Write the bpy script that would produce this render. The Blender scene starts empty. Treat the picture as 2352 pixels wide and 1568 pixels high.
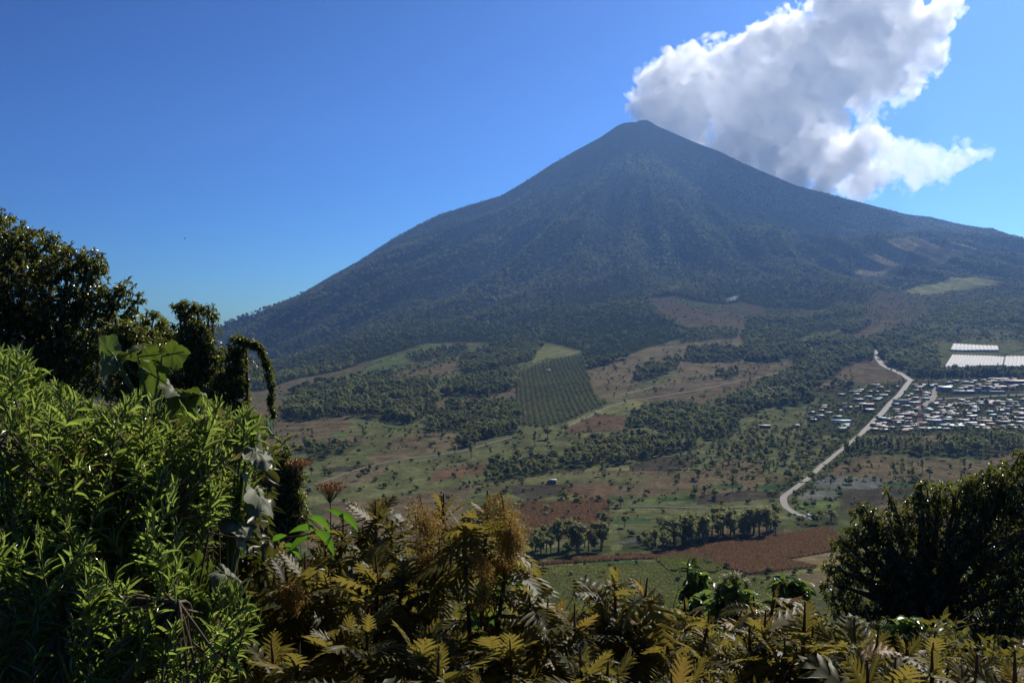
import bpy, math, random
import numpy as np
from mathutils import Vector
random.seed(7); rng = np.random.default_rng(7)
sc = bpy.context.scene
R = math.radians

# ------------------------------------------------------------------ camera
F, U0, V0 = 2286.0, 1176.0, 784.0          # focal length and centre in the 2352 x 1568 tracing frame
cam = bpy.data.cameras.new('camera'); cam.lens = 35.0; cam.sensor_width = 36.0
cam.clip_start = 0.05; cam.clip_end = 60000
camo = bpy.data.objects.new('camera', cam); sc.collection.objects.link(camo)
camo.location = (0, 0, 0); camo.rotation_euler = (R(90), 0, 0); sc.camera = camo
# ------------------------------------------------------------------ sky, sun, exposure
SUN_EL, SUN_AZ = 38.0, 31.0                 # azimuth measured from +Y towards +X
world = bpy.data.worlds.new('World'); sc.world = world; world.use_nodes = True
wn = world.node_tree.nodes; wl = world.node_tree.links
sky = wn.new('ShaderNodeTexSky'); sky.sky_type = 'NISHITA'; sky.sun_disc = False
sky.sun_elevation = R(SUN_EL); sky.sun_rotation = R(SUN_AZ); sky.altitude = 1600
sky.air_density = 1.0; sky.dust_density = 2.2; sky.ozone_density = 3.0
bg = wn['Background']; bg.inputs['Strength'].default_value = 0.1
# deeper, more saturated sky: scale, contrast curve, white balance
def vm(op, a, val):
    n = wn.new('ShaderNodeVectorMath'); n.operation = op; wl.new(a, n.inputs[0]); n.inputs[1].default_value = val; return n.outputs[0]
s1 = vm('MULTIPLY', sky.outputs[0], (.1, .1, .1)); gm_ = wn.new('ShaderNodeGamma'); gm_.inputs[1].default_value = 1.8; wl.new(s1, gm_.inputs[0])
s2 = vm('MULTIPLY', gm_.outputs[0], (4.3, 7.2, 10.2)); wl.new(s2, bg.inputs['Color'])
sl = bpy.data.lights.new('sun', 'SUN'); sl.energy = 5.0; sl.angle = R(0.5); sl.color = (1, 0.94, 0.84)
so = bpy.data.objects.new('sun', sl); sc.collection.objects.link(so)
SD = Vector((math.sin(R(SUN_AZ))*math.cos(R(SUN_EL)), math.cos(R(SUN_AZ))*math.cos(R(SUN_EL)), math.sin(R(SUN_EL))))
so.rotation_euler = SD.to_track_quat('Z', 'Y').to_euler(); so.location = (50, 30, 80)
sc.view_settings.view_transform = 'Standard'; sc.view_settings.look = 'None'
sc.view_settings.exposure = 0.22; sc.view_settings.gamma = 1
cy = sc.cycles
cy.max_bounces = 32; cy.diffuse_bounces = 3; cy.glossy_bounces = 2; cy.transmission_bounces = 4
cy.volume_bounces = 28; cy.transparent_max_bounces = 16; cy.use_denoising = True
cy.volume_step_rate = 1.0; cy.sample_clamp_indirect = 6.0; cy.use_adaptive_sampling = True; cy.adaptive_threshold = 0.015
try: cy.denoiser = 'OPENIMAGEDENOISE'
except Exception: pass

# ------------------------------------------------------------------ helpers
def tag(o, label=None, cat=None, group=None, kind=None):
    if label: o['label'] = label
    if cat: o['category'] = cat
    if group: o['group'] = group
    if kind: o['kind'] = kind
    return o
def empty(name, loc=(0, 0, 0), rz=0.0):
    o = bpy.data.objects.new(name, None); sc.collection.objects.link(o)
    o.empty_display_size = 0.2; o.location = loc; o.rotation_euler = (0, 0, rz); return o
def make_mesh(name, V, Fc, mat, attrs=None, smooth=False):
    """V (n,3); Fc array (m,k) or list of such arrays"""
    me = bpy.data.meshes.new(name)
    V = np.asarray(V, dtype=np.float32)
    Fl = Fc if isinstance(Fc, list) else [Fc]
    Fl = [np.asarray(f, dtype=np.int32) for f in Fl if len(f)]
    me.vertices.add(len(V)); me.vertices.foreach_set('co', V.ravel())
    loops = np.concatenate([f.ravel() for f in Fl]); tot = np.concatenate([np.full(len(f), f.shape[1], np.int32) for f in Fl])
    st = np.concatenate([[0], np.cumsum(tot)[:-1]]).astype(np.int32)
    me.loops.add(len(loops)); me.loops.foreach_set('vertex_index', loops)
    me.polygons.add(len(tot)); me.polygons.foreach_set('loop_start', st); me.polygons.foreach_set('loop_total', tot)
    if smooth: me.polygons.foreach_set('use_smooth', np.ones(len(tot), dtype=bool))
    for k, a in (attrs or {}).items():
        a = np.asarray(a, dtype=np.float32)
        if a.ndim == 1:
            at = me.attributes.new(k, 'FLOAT', 'POINT'); at.data.foreach_set('value', a)
        else:
            at = me.attributes.new(k, 'FLOAT_COLOR', 'POINT')
            at.data.foreach_set('color', np.concatenate([a, np.ones((len(a), 1), np.float32)], 1).ravel())
    if mat: me.materials.append(mat)
    me.update(calc_edges=True); me.validate()
    return me
def add(name, me, parent=None, loc=None):
    o = bpy.data.objects.new(name, me); sc.collection.objects.link(o)
    if parent: o.parent = parent
    if loc is not None: o.location = loc
    return o
class Geo:
    """collects pieces with one float 'tint' per vertex; local origin og"""
    def __init__(s): s.V = []; s.F3 = []; s.F4 = []; s.T = []; s.n = 0
    def put(s, V, Fc, tint=0.5):
        V = np.asarray(V, float); Fc = np.asarray(Fc, int)
        if not len(V): return s
        s.V.append(V); s.T.append(np.broadcast_to(np.asarray(tint, float), (len(V),)))
        (s.F3 if Fc.shape[1] == 3 else s.F4).append(Fc + s.n); s.n += len(V); return s
    def build(s, name, mat, parent=None, origin=(0, 0, 0), smooth=False):
        V = np.concatenate(s.V) - np.asarray(origin)
        Fl = []
        if s.F3: Fl.append(np.concatenate(s.F3))
        if s.F4: Fl.append(np.concatenate(s.F4))
        me = make_mesh(name, V, Fl, mat, {'tint': np.concatenate(s.T)}, smooth)
        return add(name, me, parent)
def P(u, v, Y):
    """point seen at tracing pixel (u,v) at depth Y"""
    return np.array([(u-U0)/F*Y, Y, -(v-V0)/F*Y])
def unit(a): return a/np.maximum(np.linalg.norm(a, axis=-1, keepdims=True), 1e-9)
def tube(pts, rad, k=6):
    pts = np.asarray(pts, float); n = len(pts); rad = np.broadcast_to(np.asarray(rad, float), (n,))
    T = unit(np.gradient(pts, axis=0)); h = np.where(np.abs(T[:, 2:3]) > .9, np.array([[1., 0, 0]]), np.array([[0, 0, 1.]]))
    A = unit(np.cross(T, h)); B = np.cross(T, A); a = np.arange(k)*2*np.pi/k
    V = pts[:, None]+rad[:, None, None]*(np.cos(a)[None, :, None]*A[:, None]+np.sin(a)[None, :, None]*B[:, None])
    i = np.arange(n-1)[:, None]*k; j = np.arange(k)[None]; j2 = (j+1) % k
    Fq = np.stack([i+j, i+j2, i+k+j2, i+k+j], -1).reshape(-1, 4)
    return V.reshape(-1, 3), Fq
def bez(a, b, c, n=8):
    t = np.linspace(0, 1, n)[:, None]; a, b, c = map(np.asarray, (a, b, c))
    return (1-t)**2*a+2*t*(1-t)*b+t*t*c
def box(x0, x1, y0, y1, z0, z1):
    V = np.array([[x, y, z] for z in (z0, z1) for y in (y0, y1) for x in (x0, x1)], float)
    Fq = np.array([[0, 2, 3, 1], [4, 5, 7, 6], [0, 1, 5, 4], [2, 6, 7, 3], [0, 4, 6, 2], [1, 3, 7, 5]])
    return V, Fq
def vnoise(x, y, seed=0):
    r = np.random.default_rng(seed).random((256, 256))
    xi = np.floor(x).astype(int); yi = np.floor(y).astype(int); fx = x-xi; fy = y-yi
    fx = fx*fx*(3-2*fx); fy = fy*fy*(3-2*fy); a = lambda i, j: r[i & 255, j & 255]
    return (a(xi, yi)*(1-fx)+a(xi+1, yi)*fx)*(1-fy)+(a(xi, yi+1)*(1-fx)+a(xi+1, yi+1)*fx)*fy
def fbm(x, y, o=4, seed=0):
    s = 0; w = 0
    for k in range(o): s = s+vnoise(x*2**k, y*2**k, seed+k)*.5**k; w += .5**k
    return s/w*2-1
def inpoly(x, y, poly):
    poly = np.asarray(poly, float); x = np.asarray(x, float); y = np.asarray(y, float)
    m = np.zeros(x.shape, bool)
    bb = (x >= poly[:, 0].min()) & (x <= poly[:, 0].max()) & (y >= poly[:, 1].min()) & (y <= poly[:, 1].max())
    xs, ys = x[bb], y[bb]; c = np.zeros(xs.shape, bool); n = len(poly)
    for i in range(n):
        x1, y1 = poly[i]; x2, y2 = poly[(i+1) % n]
        if y1 == y2: continue
        c ^= ((y1 > ys) != (y2 > ys)) & (xs < (x2-x1)*(ys-y1)/(y2-y1)+x1)
    m[bb] = c; return m

# ------------------------------------------------------------------ materials
def nmat(name):
    m = bpy.data.materials.new(name); m.use_nodes = True
    nt = m.node_tree; nt.nodes.clear(); out = nt.nodes.new('ShaderNodeOutputMaterial'); return m, nt, out
def ramp(nt, cols, pos=None):
    r = nt.nodes.new('ShaderNodeValToRGB'); cr = r.color_ramp; n = len(cols)
    pos = pos or [i/(n-1) for i in range(n)]
    while len(cr.elements) < n: cr.elements.new(0.5)
    for e, c, p in zip(cr.elements, cols, pos): e.position = p; e.color = (*c, 1)
    return r
def noise(nt, scale, detail=4, rough=.55, coord='Position'):
    g = nt.nodes.new('ShaderNodeNewGeometry') if coord == 'Position' else nt.nodes.new('ShaderNodeTexCoord')
    n = nt.nodes.new('ShaderNodeTexNoise'); n.inputs['Scale'].default_value = scale
    n.inputs['Detail'].default_value = detail; n.inputs['Roughness'].default_value = rough
    nt.links.new(g.outputs[coord], n.inputs['Vector']); return n
def mix(nt, a, b, fac, mode='MIX'):
    m = nt.nodes.new('ShaderNodeMix'); m.data_type = 'RGBA'; m.blend_type = mode
    for s, v in ((m.inputs[6], a), (m.inputs[7], b), (m.inputs[0], fac)):
        if hasattr(v, 'is_linked') or hasattr(v, 'links'): nt.links.new(v, s)
        elif isinstance(v, (int, float)): s.default_value = v
        else: s.default_value = (*v, 1)
    return m.outputs[2]
def leaf_mat(name, cols, rough=.4, spec=.5, tcol=(.2, .3, .02), tfac=.4, back=None, src='tint', nscale=None, pos=None):
    m, nt, out = nmat(name); L = nt.links.new
    if src == 'tint':
        a = nt.nodes.new('ShaderNodeAttribute'); a.attribute_name = 'tint'; val = a.outputs['Fac']
    else:
        a = nt.nodes.new('ShaderNodeObjectInfo'); val = a.outputs['Random']
    r = ramp(nt, cols, pos); L(val, r.inputs[0]); col = r.outputs[0]
    if nscale:
        if nscale < .01:  # broad tones: vegetation variety that also stands in for slope shading
            n0 = noise(nt, .0013, 4, .6); r0 = ramp(nt, [(.5, .55, .6), (1.5, 1.45, 1.2)], [.38, .62]); L(n0.outputs[0], r0.inputs[0]); col = mix(nt, col, r0.outputs[0], 1.0, 'MULTIPLY')
        n = noise(nt, nscale, 3); rr = ramp(nt, [(.55, .55, .5), (1.35, 1.3, 1.15)], [.3, .7]); L(n.outputs[0], rr.inputs[0])
        col = mix(nt, col, rr.outputs[0], 1.0, 'MULTIPLY')
    if back:
        g = nt.nodes.new('ShaderNodeNewGeometry'); col2 = mix(nt, col, back, g.outputs['Backfacing'])
    else: col2 = col
    p = nt.nodes.new('ShaderNodeBsdfPrincipled'); L(col2, p.inputs['Base Color'])
    p.inputs['Roughness'].default_value = rough; p.inputs['Specular IOR Level'].default_value = spec
    if tfac > 0:
        t = nt.nodes.new('ShaderNodeBsdfTranslucent'); L(mix(nt, col, tcol, .7), t.inputs[0])
        ms = nt.nodes.new('ShaderNodeMixShader'); ms.inputs[0].default_value = tfac
        L(p.outputs[0], ms.inputs[1]); L(t.outputs[0], ms.inputs[2]); L(ms.outputs[0], out.inputs[0])
    else: L(p.outputs[0], out.inputs[0])
    return m
def plain(name, col, rough=.8, var=.25, scale=3.0, metal=0.0, spec=.3):
    m, nt, out = nmat(name); n = noise(nt, scale, 5, .6, 'Object')
    a = tuple(c*(1-var) for c in col); b = tuple(min(1, c*(1+var)) for c in col)
    r = ramp(nt, [a, b], [.3, .7]); nt.links.new(n.outputs[0], r.inputs[0])
    p = nt.nodes.new('ShaderNodeBsdfPrincipled'); nt.links.new(r.outputs[0], p.inputs['Base Color'])
    p.inputs['Roughness'].default_value = rough; p.inputs['Metallic'].default_value = metal
    p.inputs['Specular IOR Level'].default_value = spec
    nt.links.new(p.outputs[0], out.inputs[0]); return m

# ================================================================== TERRAIN
YN = np.array([350, 400, 450, 600, 780, 1000, 1200, 1450, 1900, 2700, 3500.])
COLS = np.array([500, 1000, 1500, 2352.])
ROWS = np.array([[1426+11, 1366, 1310, 1200, 1100, 1012, 962, 924, 888, 853, 832],
                 [1437, 1366, 1310, 1200, 1100, 1003, 950, 895, 835, 765, 712],
                 [1437, 1366, 1310, 1200, 1100, 1000, 945, 880, 800, 705, 650],
                 [1437, 1366, 1310, 1200, 1100, 1000, 945, 880, 800, 705, 655]], float)
SIL = np.array([(-1500, 830), (0, 830), (400, 818), (500, 797), (560, 758), (620, 720), (700, 670), (760, 634), (820, 602), (900, 550), (960, 517),
                (1010, 493), (1080, 471), (1150, 450), (1210, 415), (1270, 376), (1330, 342), (1380, 315), (1402, 300), (1418, 289), (1432, 283), (1448, 281), (1460, 281), (1470, 276.5), (1484, 276), (1496, 281), (1508, 289),
                (1540, 303), (1600, 329), (1650, 347), (1700, 372), (1750, 394), (1830, 427), (1920, 451), (1980, 466),
                (2080, 492), (2140, 499), (2200, 514), (2280, 529), (2352, 549), (2500, 590), (2800, 660), (4000, 760)], float)
YS, YE = 6500.0, 6850.0
def vrow(u, Y):
    u = np.asarray(u, float); uu = np.clip(u, COLS[0], COLS[-1])
    vals = np.stack([np.interp(Y, YN, r) for r in ROWS])        # (4, ...)
    k = np.clip(np.searchsorted(COLS, uu, side='right')-1, 0, 2); w = (uu-COLS[k])/(COLS[k+1]-COLS[k])
    w = w*w*(3-2*w)
    a = np.take_along_axis(vals, k[None], 0)[0]; b = np.take_along_axis(vals, (k+1)[None], 0)[0]
    return a*(1-w)+b*w
def base_z(u, Y):
    u = np.asarray(u, float); Y = np.asarray(Y, float); u, Y = np.broadcast_arrays(u, Y); u = u.copy(); Y = Y.copy()
    X = (u-U0)/F*Y
    # hillside below the camera; flatter on the left where the trees stand
    left = 1/(1+np.exp((u-560)/45))
    zn = -1.75-0.281*Y
    zl = -1.75-0.13*np.minimum(Y, 22)-0.295*np.maximum(Y-22, 0)
    zn = zn*(1-left)+zl*left
    Zr = -(vrow(u, np.clip(Y, 350, 3500))-V0)/F*np.clip(Y, 350, 3500)
    vs = np.interp(u, SIL[:, 0], SIL[:, 1]); Zs = -(vs-V0)/F*YS
    t = np.clip((Y-3500)/(YS-3500), 0, 1); s = .4*t+.6*t**1.7
    Zf = Zr+(Zs-Zr)*s
    Zf = Zf-np.clip(Y-YS-20, 0, None)*.9
    w = np.clip((Y-250)/(380-250), 0, 1); w = w*w*(3-2*w)
    return zn*(1-w)+Zf*w
SX, SY = (1478-U0)/F*YS, YS
def relief(u, Y):
    X = (u-U0)/F*Y
    t = np.clip((Y-2900)/1300, 0, 1)*np.clip((YS-60-Y)/1300, 0, 1)**.6
    th = np.arctan2(X-SX, SY-Y+200); rr = np.hypot(X-SX, SY-Y)
    rad = fbm(th*7+3, rr/2600+5, 4, 11)
    rad = -np.abs(rad)*1.6+.5
    big = fbm(X/700, Y/700, 4, 31)
    A = 170*np.clip(rr/1500, .1, 1); rad2 = .35-np.abs(fbm(th*17+9, rr/1500+2, 3, 17))*1.5
    mid = fbm(X/130, Y/170, 4, 51)*np.clip(Y/1000, 0.3, 1.6)*2.6*np.clip((Y-200)/300, 0, 1)
    return t*(rad*A+rad2*A*.45+big*85)+mid*np.clip((YS-Y)/400, 0, 1)+fbm(X/3., Y/3., 3, 71)*.25*np.clip(1-Y/300, 0, 1)
def ground(u, Y):
    u, Y = np.broadcast_arrays(np.asarray(u, float), np.asarray(Y, float))
    return base_z(u, Y)+relief(u, Y)
YG = np.concatenate([np.geomspace(.6, 340, 150), np.geomspace(345, 6500, 720), np.linspace(6515, YE, 16)])
def depth_at(u, v):
    """depth of the ground seen at (u,v), far part"""
    u = np.atleast_1d(np.asarray(u, float)); v = np.atleast_1d(np.asarray(v, float)); out = np.zeros(len(u))
    Yc = np.geomspace(352, 6490, 500)
    for i in range(0, len(u), 4000):
        uu = u[i:i+4000]; B = V0-F*base_z(uu[:, None], Yc[None])/Yc[None]
        B = np.minimum.accumulate(B, 1)
        k = (B > v[i:i+4000, None]).sum(1); k = np.clip(k, 1, len(Yc)-1)
        b0 = np.take_along_axis(B, (k-1)[:, None], 1)[:, 0]; b1 = np.take_along_axis(B, k[:, None], 1)[:, 0]
        w = np.clip((b0-v[i:i+4000])/np.maximum(b0-b1, 1e-6), 0, 1)
        out[i:i+4000] = Yc[k-1]*(1-w)+Yc[k]*w
    return out
def G(u, v, lift=0.0):
    Y = depth_at(u, v); u = np.atleast_1d(np.asarray(u, float)); Z = ground(u, Y)
    return np.stack([(u-U0)/F*Y, Y, Z+lift], 1)

# land cover colours
BR = (.17, .115, .07); BR2 = (.20, .14, .085); DK = (.085, .065, .05); OL = (.15, .15, .062); GR = (.12, .16, .05)
YG_ = (.22, .21, .07); RD = (.17, .09, .055); TAN = (.24, .165, .09); GR2 = (.055, .105, .038); FO = (.028, .036, .014); GY = (.15, .15, .16); SC = (.11, .115, .05)
FIELDS = [  # (colour, polygon in the tracing frame: each is dropped on the ground)
 (OL, [(600, 1060), (1100, 960), (1200, 975), (1400, 975), (1250, 1110), (1060, 1120), (700, 1160)]),
 (BR, [(600, 1000), (640, 965), (860, 960), (960, 975), (1050, 985), (1000, 1020), (900, 1030), (830, 1010), (700, 1030), (620, 1040)]),
 (OL, [(800, 955), (850, 948), (990, 985), (870, 1020), (800, 990)]),
 (GR, [(888, 965), (930, 978), (920, 990), (890, 985)]), (GR, [(755, 995), (800, 990), (805, 1005), (765, 1005)]),
 (BR, [(905, 880), (930, 860), (1075, 815), (1110, 795), (1130, 800), (1060, 850), (1000, 870)]),
 (GR, [(830, 850), (900, 820), (985, 790), (1050, 790), (1040, 805), (960, 830), (850, 862)]),
 (BR, [(1035, 905), (1120, 880), (1185, 885), (1180, 915), (1100, 925)]), (GR, [(985, 870), (1010, 865), (1020, 875), (990, 882)]),
 (GR2, [(1020, 918), (1060, 905), (1070, 915), (1030, 928)]), (GR, [(680, 905), (790, 893), (800, 903), (700, 915)]),
 (BR2, [(840, 1050), (960, 1010), (1100, 990), (1130, 1010), (1000, 1040), (860, 1065)]),
 (DK, [(740, 1075), (790, 1070), (850, 1070), (830, 1082), (750, 1085)]), (BR2, [(730, 1110), (850, 1068), (900, 1075), (860, 1100), (780, 1120)]),
 (RD, [(1000, 1075), (1130, 1060), (1110, 1085), (980, 1110)]),
 (YG_, [(1240, 790), (1334, 806), (1300, 822), (1220, 838), (1225, 815)]), (GR, [(1190, 848), (1260, 825), (1310, 822), (1200, 856)]),
 (BR2, [(1185, 846), (1225, 838), (1330, 815), (1335, 822), (1250, 830)]),
 (BR2, [(1340, 838), (1430, 815), (1548, 790), (1640, 775), (1700, 780), (1800, 790), (1750, 830), (1722, 880), (1680, 905), (1600, 925), (1500, 945), (1440, 948), (1395, 930), (1360, 905), (1350, 870)]),
 (BR, [(1480, 900), (1600, 870), (1720, 850), (1730, 890), (1640, 915), (1500, 940)]),
 (BR, [(1492, 688), (1551, 684), (1665, 705), (1710, 730), (1712, 760), (1612, 765), (1560, 740), (1510, 715)]),
 (GR, [(1551, 688), (1600, 692), (1665, 712), (1640, 716), (1570, 700)]), (GR, [(1663, 752), (1690, 750), (1685, 758), (1660, 758)]),
 (YG_, [(1682, 785), (1715, 783), (1720, 792), (1690, 794)]), (OL, [(1455, 885), (1560, 850), (1570, 855), (1480, 895)]),
 (OL, [(1380, 925), (1440, 908), (1480, 905), (1400, 930)]), (YG_, [(1395, 935), (1450, 920), (1490, 930), (1400, 955), (1310, 980), (1300, 972)]),
 (RD, [(1300, 985), (1370, 955), (1440, 960), (1430, 985), (1300, 1000)]), (TAN, [(1330, 1001), (1370, 993), (1380, 996), (1340, 1003)]),
 (OL, [(1530, 970), (1700, 960), (1740, 940), (1850, 905), (1900, 905), (1850, 950), (1830, 1000), (1600, 1080), (1500, 1060), (1400, 1062)]),
 (BR, [(1490, 1035), (1560, 1022), (1600, 1030), (1500, 1045)]),
 (YG_, [(1330, 1080), (1370, 1066), (1470, 1068), (1440, 1078)]), (DK, [(1450, 1070), (1500, 1050), (1597, 1043), (1590, 1070), (1500, 1085), (1440, 1088)]),
 (BR, [(1170, 1115), (1230, 1090), (1330, 1080), (1600, 1080), (1700, 1050), (1760, 1070), (1730, 1130), (1600, 1140), (1300, 1140), (1190, 1130)]),
 (OL, [(1180, 1110), (1260, 1088), (1500, 1092), (1480, 1105), (1200, 1113)]), (DK, [(1170, 1115), (1300, 1113), (1290, 1140), (1210, 1150), (1180, 1140)]),
 (RD, [(1300, 1115), (1410, 1113), (1390, 1150), (1330, 1160), (1290, 1145)]), (BR2, [(1200, 1155), (1400, 1150), (1390, 1210), (1250, 1250), (1190, 1240)]),
 (OL, [(1230, 1150), (1270, 1140), (1325, 1138), (1320, 1150), (1240, 1158)]),
 (GR, [(1435, 1160), (1540, 1135), (1610, 1125), (1530, 1160), (1440, 1163)]), (GR2, [(1515, 1147), (1600, 1140), (1600, 1152), (1510, 1152)]),
 (DK, [(1610, 1135), (1700, 1128), (1790, 1128), (1795, 1142), (1600, 1160)]), (GR2, [(1625, 1113), (1700, 1110), (1710, 1122), (1630, 1120)]), (GR2, [(1735, 1112), (1825, 1110), (1815, 1124), (1740, 1124)]),
 (BR, [(1620, 1095), (1840, 1092), (1830, 1108), (1630, 1110)]),
 (OL, [(1350, 1175), (1450, 1168), (1600, 1172), (1560, 1190), (1340, 1182)]), (GR2, [(1405, 1193), (1500, 1190), (1490, 1202), (1410, 1204)]),
 (RD, [(1200, 1298), (1320, 1280), (1500, 1272), (1640, 1250), (1800, 1228), (1910, 1210), (1930, 1285), (1880, 1300), (1720, 1318), (1650, 1300), (1560, 1280), (1440, 1284), (1300, 1292), (1200, 1305)]),
 (TAN, [(1800, 1285), (1850, 1272), (1940, 1262), (1960, 1296), (1880, 1302), (1830, 1298)]),
 (OL, [(1150, 1305), (1300, 1292), (1500, 1285), (1720, 1318), (1800, 1340), (1850, 1420), (1150, 1430)]),
 (GR2, [(1350, 1290), (1440, 1285), (1500, 1290), (1480, 1296), (1360, 1298)]), (YG_, [(1210, 1308), (1290, 1300), (1330, 1310), (1300, 1318), (1210, 1318)]),
 (GR, [(1510, 1285), (1580, 1272), (1620, 1280), (1670, 1300), (1640, 1315), (1540, 1310)]),
 (YG_, [(1710, 1322), (1830, 1308), (1930, 1300), (1930, 1330), (1850, 1345), (1760, 1345)]), (BR2, [(1790, 1318), (1930, 1306), (1930, 1345), (1850, 1350)]),
 (BR, [(1890, 1085), (1980, 1048), (2220, 1062), (2352, 1060), (2352, 1100), (2200, 1110), (1900, 1100)]),
 (GY, [(1880, 1093), (2033, 1097), (2012, 1121), (1850, 1118)]), (GY, [(1850, 1124), (1935, 1127), (1920, 1145), (1830, 1143)]), (GR2, [(1872, 1120), (1940, 1121), (1935, 1126), (1866, 1124)]),
 (GR, [(1822, 1147), (1925, 1147), (1930, 1165), (1900, 1172), (1830, 1172)]), (DK, [(1935, 1125), (2110, 1110), (2100, 1150), (1930, 1170)]), (GR2, [(2035, 1108), (2110, 1104), (2110, 1116), (2030, 1118)]),
 (BR2, [(1990, 1000), (2150, 1000), (2150, 1014), (2000, 1018)]), (GR, [(2230, 1000), (2352, 998), (2352, 1012), (2200, 1016)]),
 (BR2, [(1957, 641), (1990, 630), (2060, 627), (2222, 627), (2215, 634), (2150, 645), (1985, 645)]), (DK, [(2050, 640), (2120, 632), (2200, 634), (2150, 645), (2060, 645)]),
 (TAN, [(1950, 644), (1990, 629), (2050, 627), (2000, 636)]), (YG_, [(2150, 628), (2240, 622), (2240, 636), (2205, 636)]),
 (YG_, [(2080, 664), (2140, 659), (2300, 661), (2290, 668), (2160, 672), (2100, 672)]),
 (BR, [(1980, 700), (2020, 676), (2100, 672), (2190, 680), (2180, 700), (2100, 715), (1990, 715)]), (OL, [(2000, 735), (2060, 715), (2110, 720), (2020, 750)]),
 (BR, [(1990, 715), (2100, 700), (2160, 715), (2080, 745), (1990, 775), (1950, 790), (1960, 760)]),
 (OL, [(1850, 765), (1940, 750), (1935, 775), (1840, 785)]), (BR, [(1950, 840), (2005, 826), (2060, 850), (2075, 872), (1990, 880), (1960, 870)]),
 (BR, [(1722, 835), (1820, 828), (1840, 836), (1820, 850), (1722, 900)]), (YG_, [(1760, 839), (1792, 838), (1790, 844), (1765, 844)]), (GR, [(1965, 895), (1990, 882), (2000, 890), (1975, 902)]),
 (OL, [(2100, 770), (2200, 740), (2352, 740), (2352, 800), (2160, 860), (2080, 860), (2030, 820)]), (OL, [(1860, 990), (1850, 940), (1900, 905), (2060, 875), (2352, 870), (2352, 1000), (2000, 1000)]),
]
STRIP1 = [(1950, 646), (1990, 629), (2060, 624), (2245, 620), (2245, 637), (2150, 646)]; STRIP2 = [(2078, 666), (2140, 657), (2305, 659), (2295, 669), (2160, 674), (2095, 674)]
PLANT = [(1185, 860), (1240, 838), (1335, 815), (1352, 860), (1362, 900), (1397, 930), (1330, 958), (1300, 970), (1250, 985), (1190, 975)]
DENSE = [(-400, 200), (2700, 200), (2700, 640), (2240, 622), (2150, 620), (1985, 624), (1942, 645), (1950, 655), (2240, 640), (2352, 625), (2700, 640), (2700, 662), (2300, 658), (2080, 662), (2016, 676), (1985, 695),
         (1880, 712), (1760, 705), (1700, 690), (1665, 700), (1551, 684), (1492, 684), (1508, 720), (1560, 745), (1612, 765), (1548, 779), (1428, 820), (1345, 835), (1334, 803),
         (1237, 783), (1116, 786), (984, 788), (926, 806), (838, 830), (779, 853), (706, 867), (603, 896), (300, 920), (-400, 930)]
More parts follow.
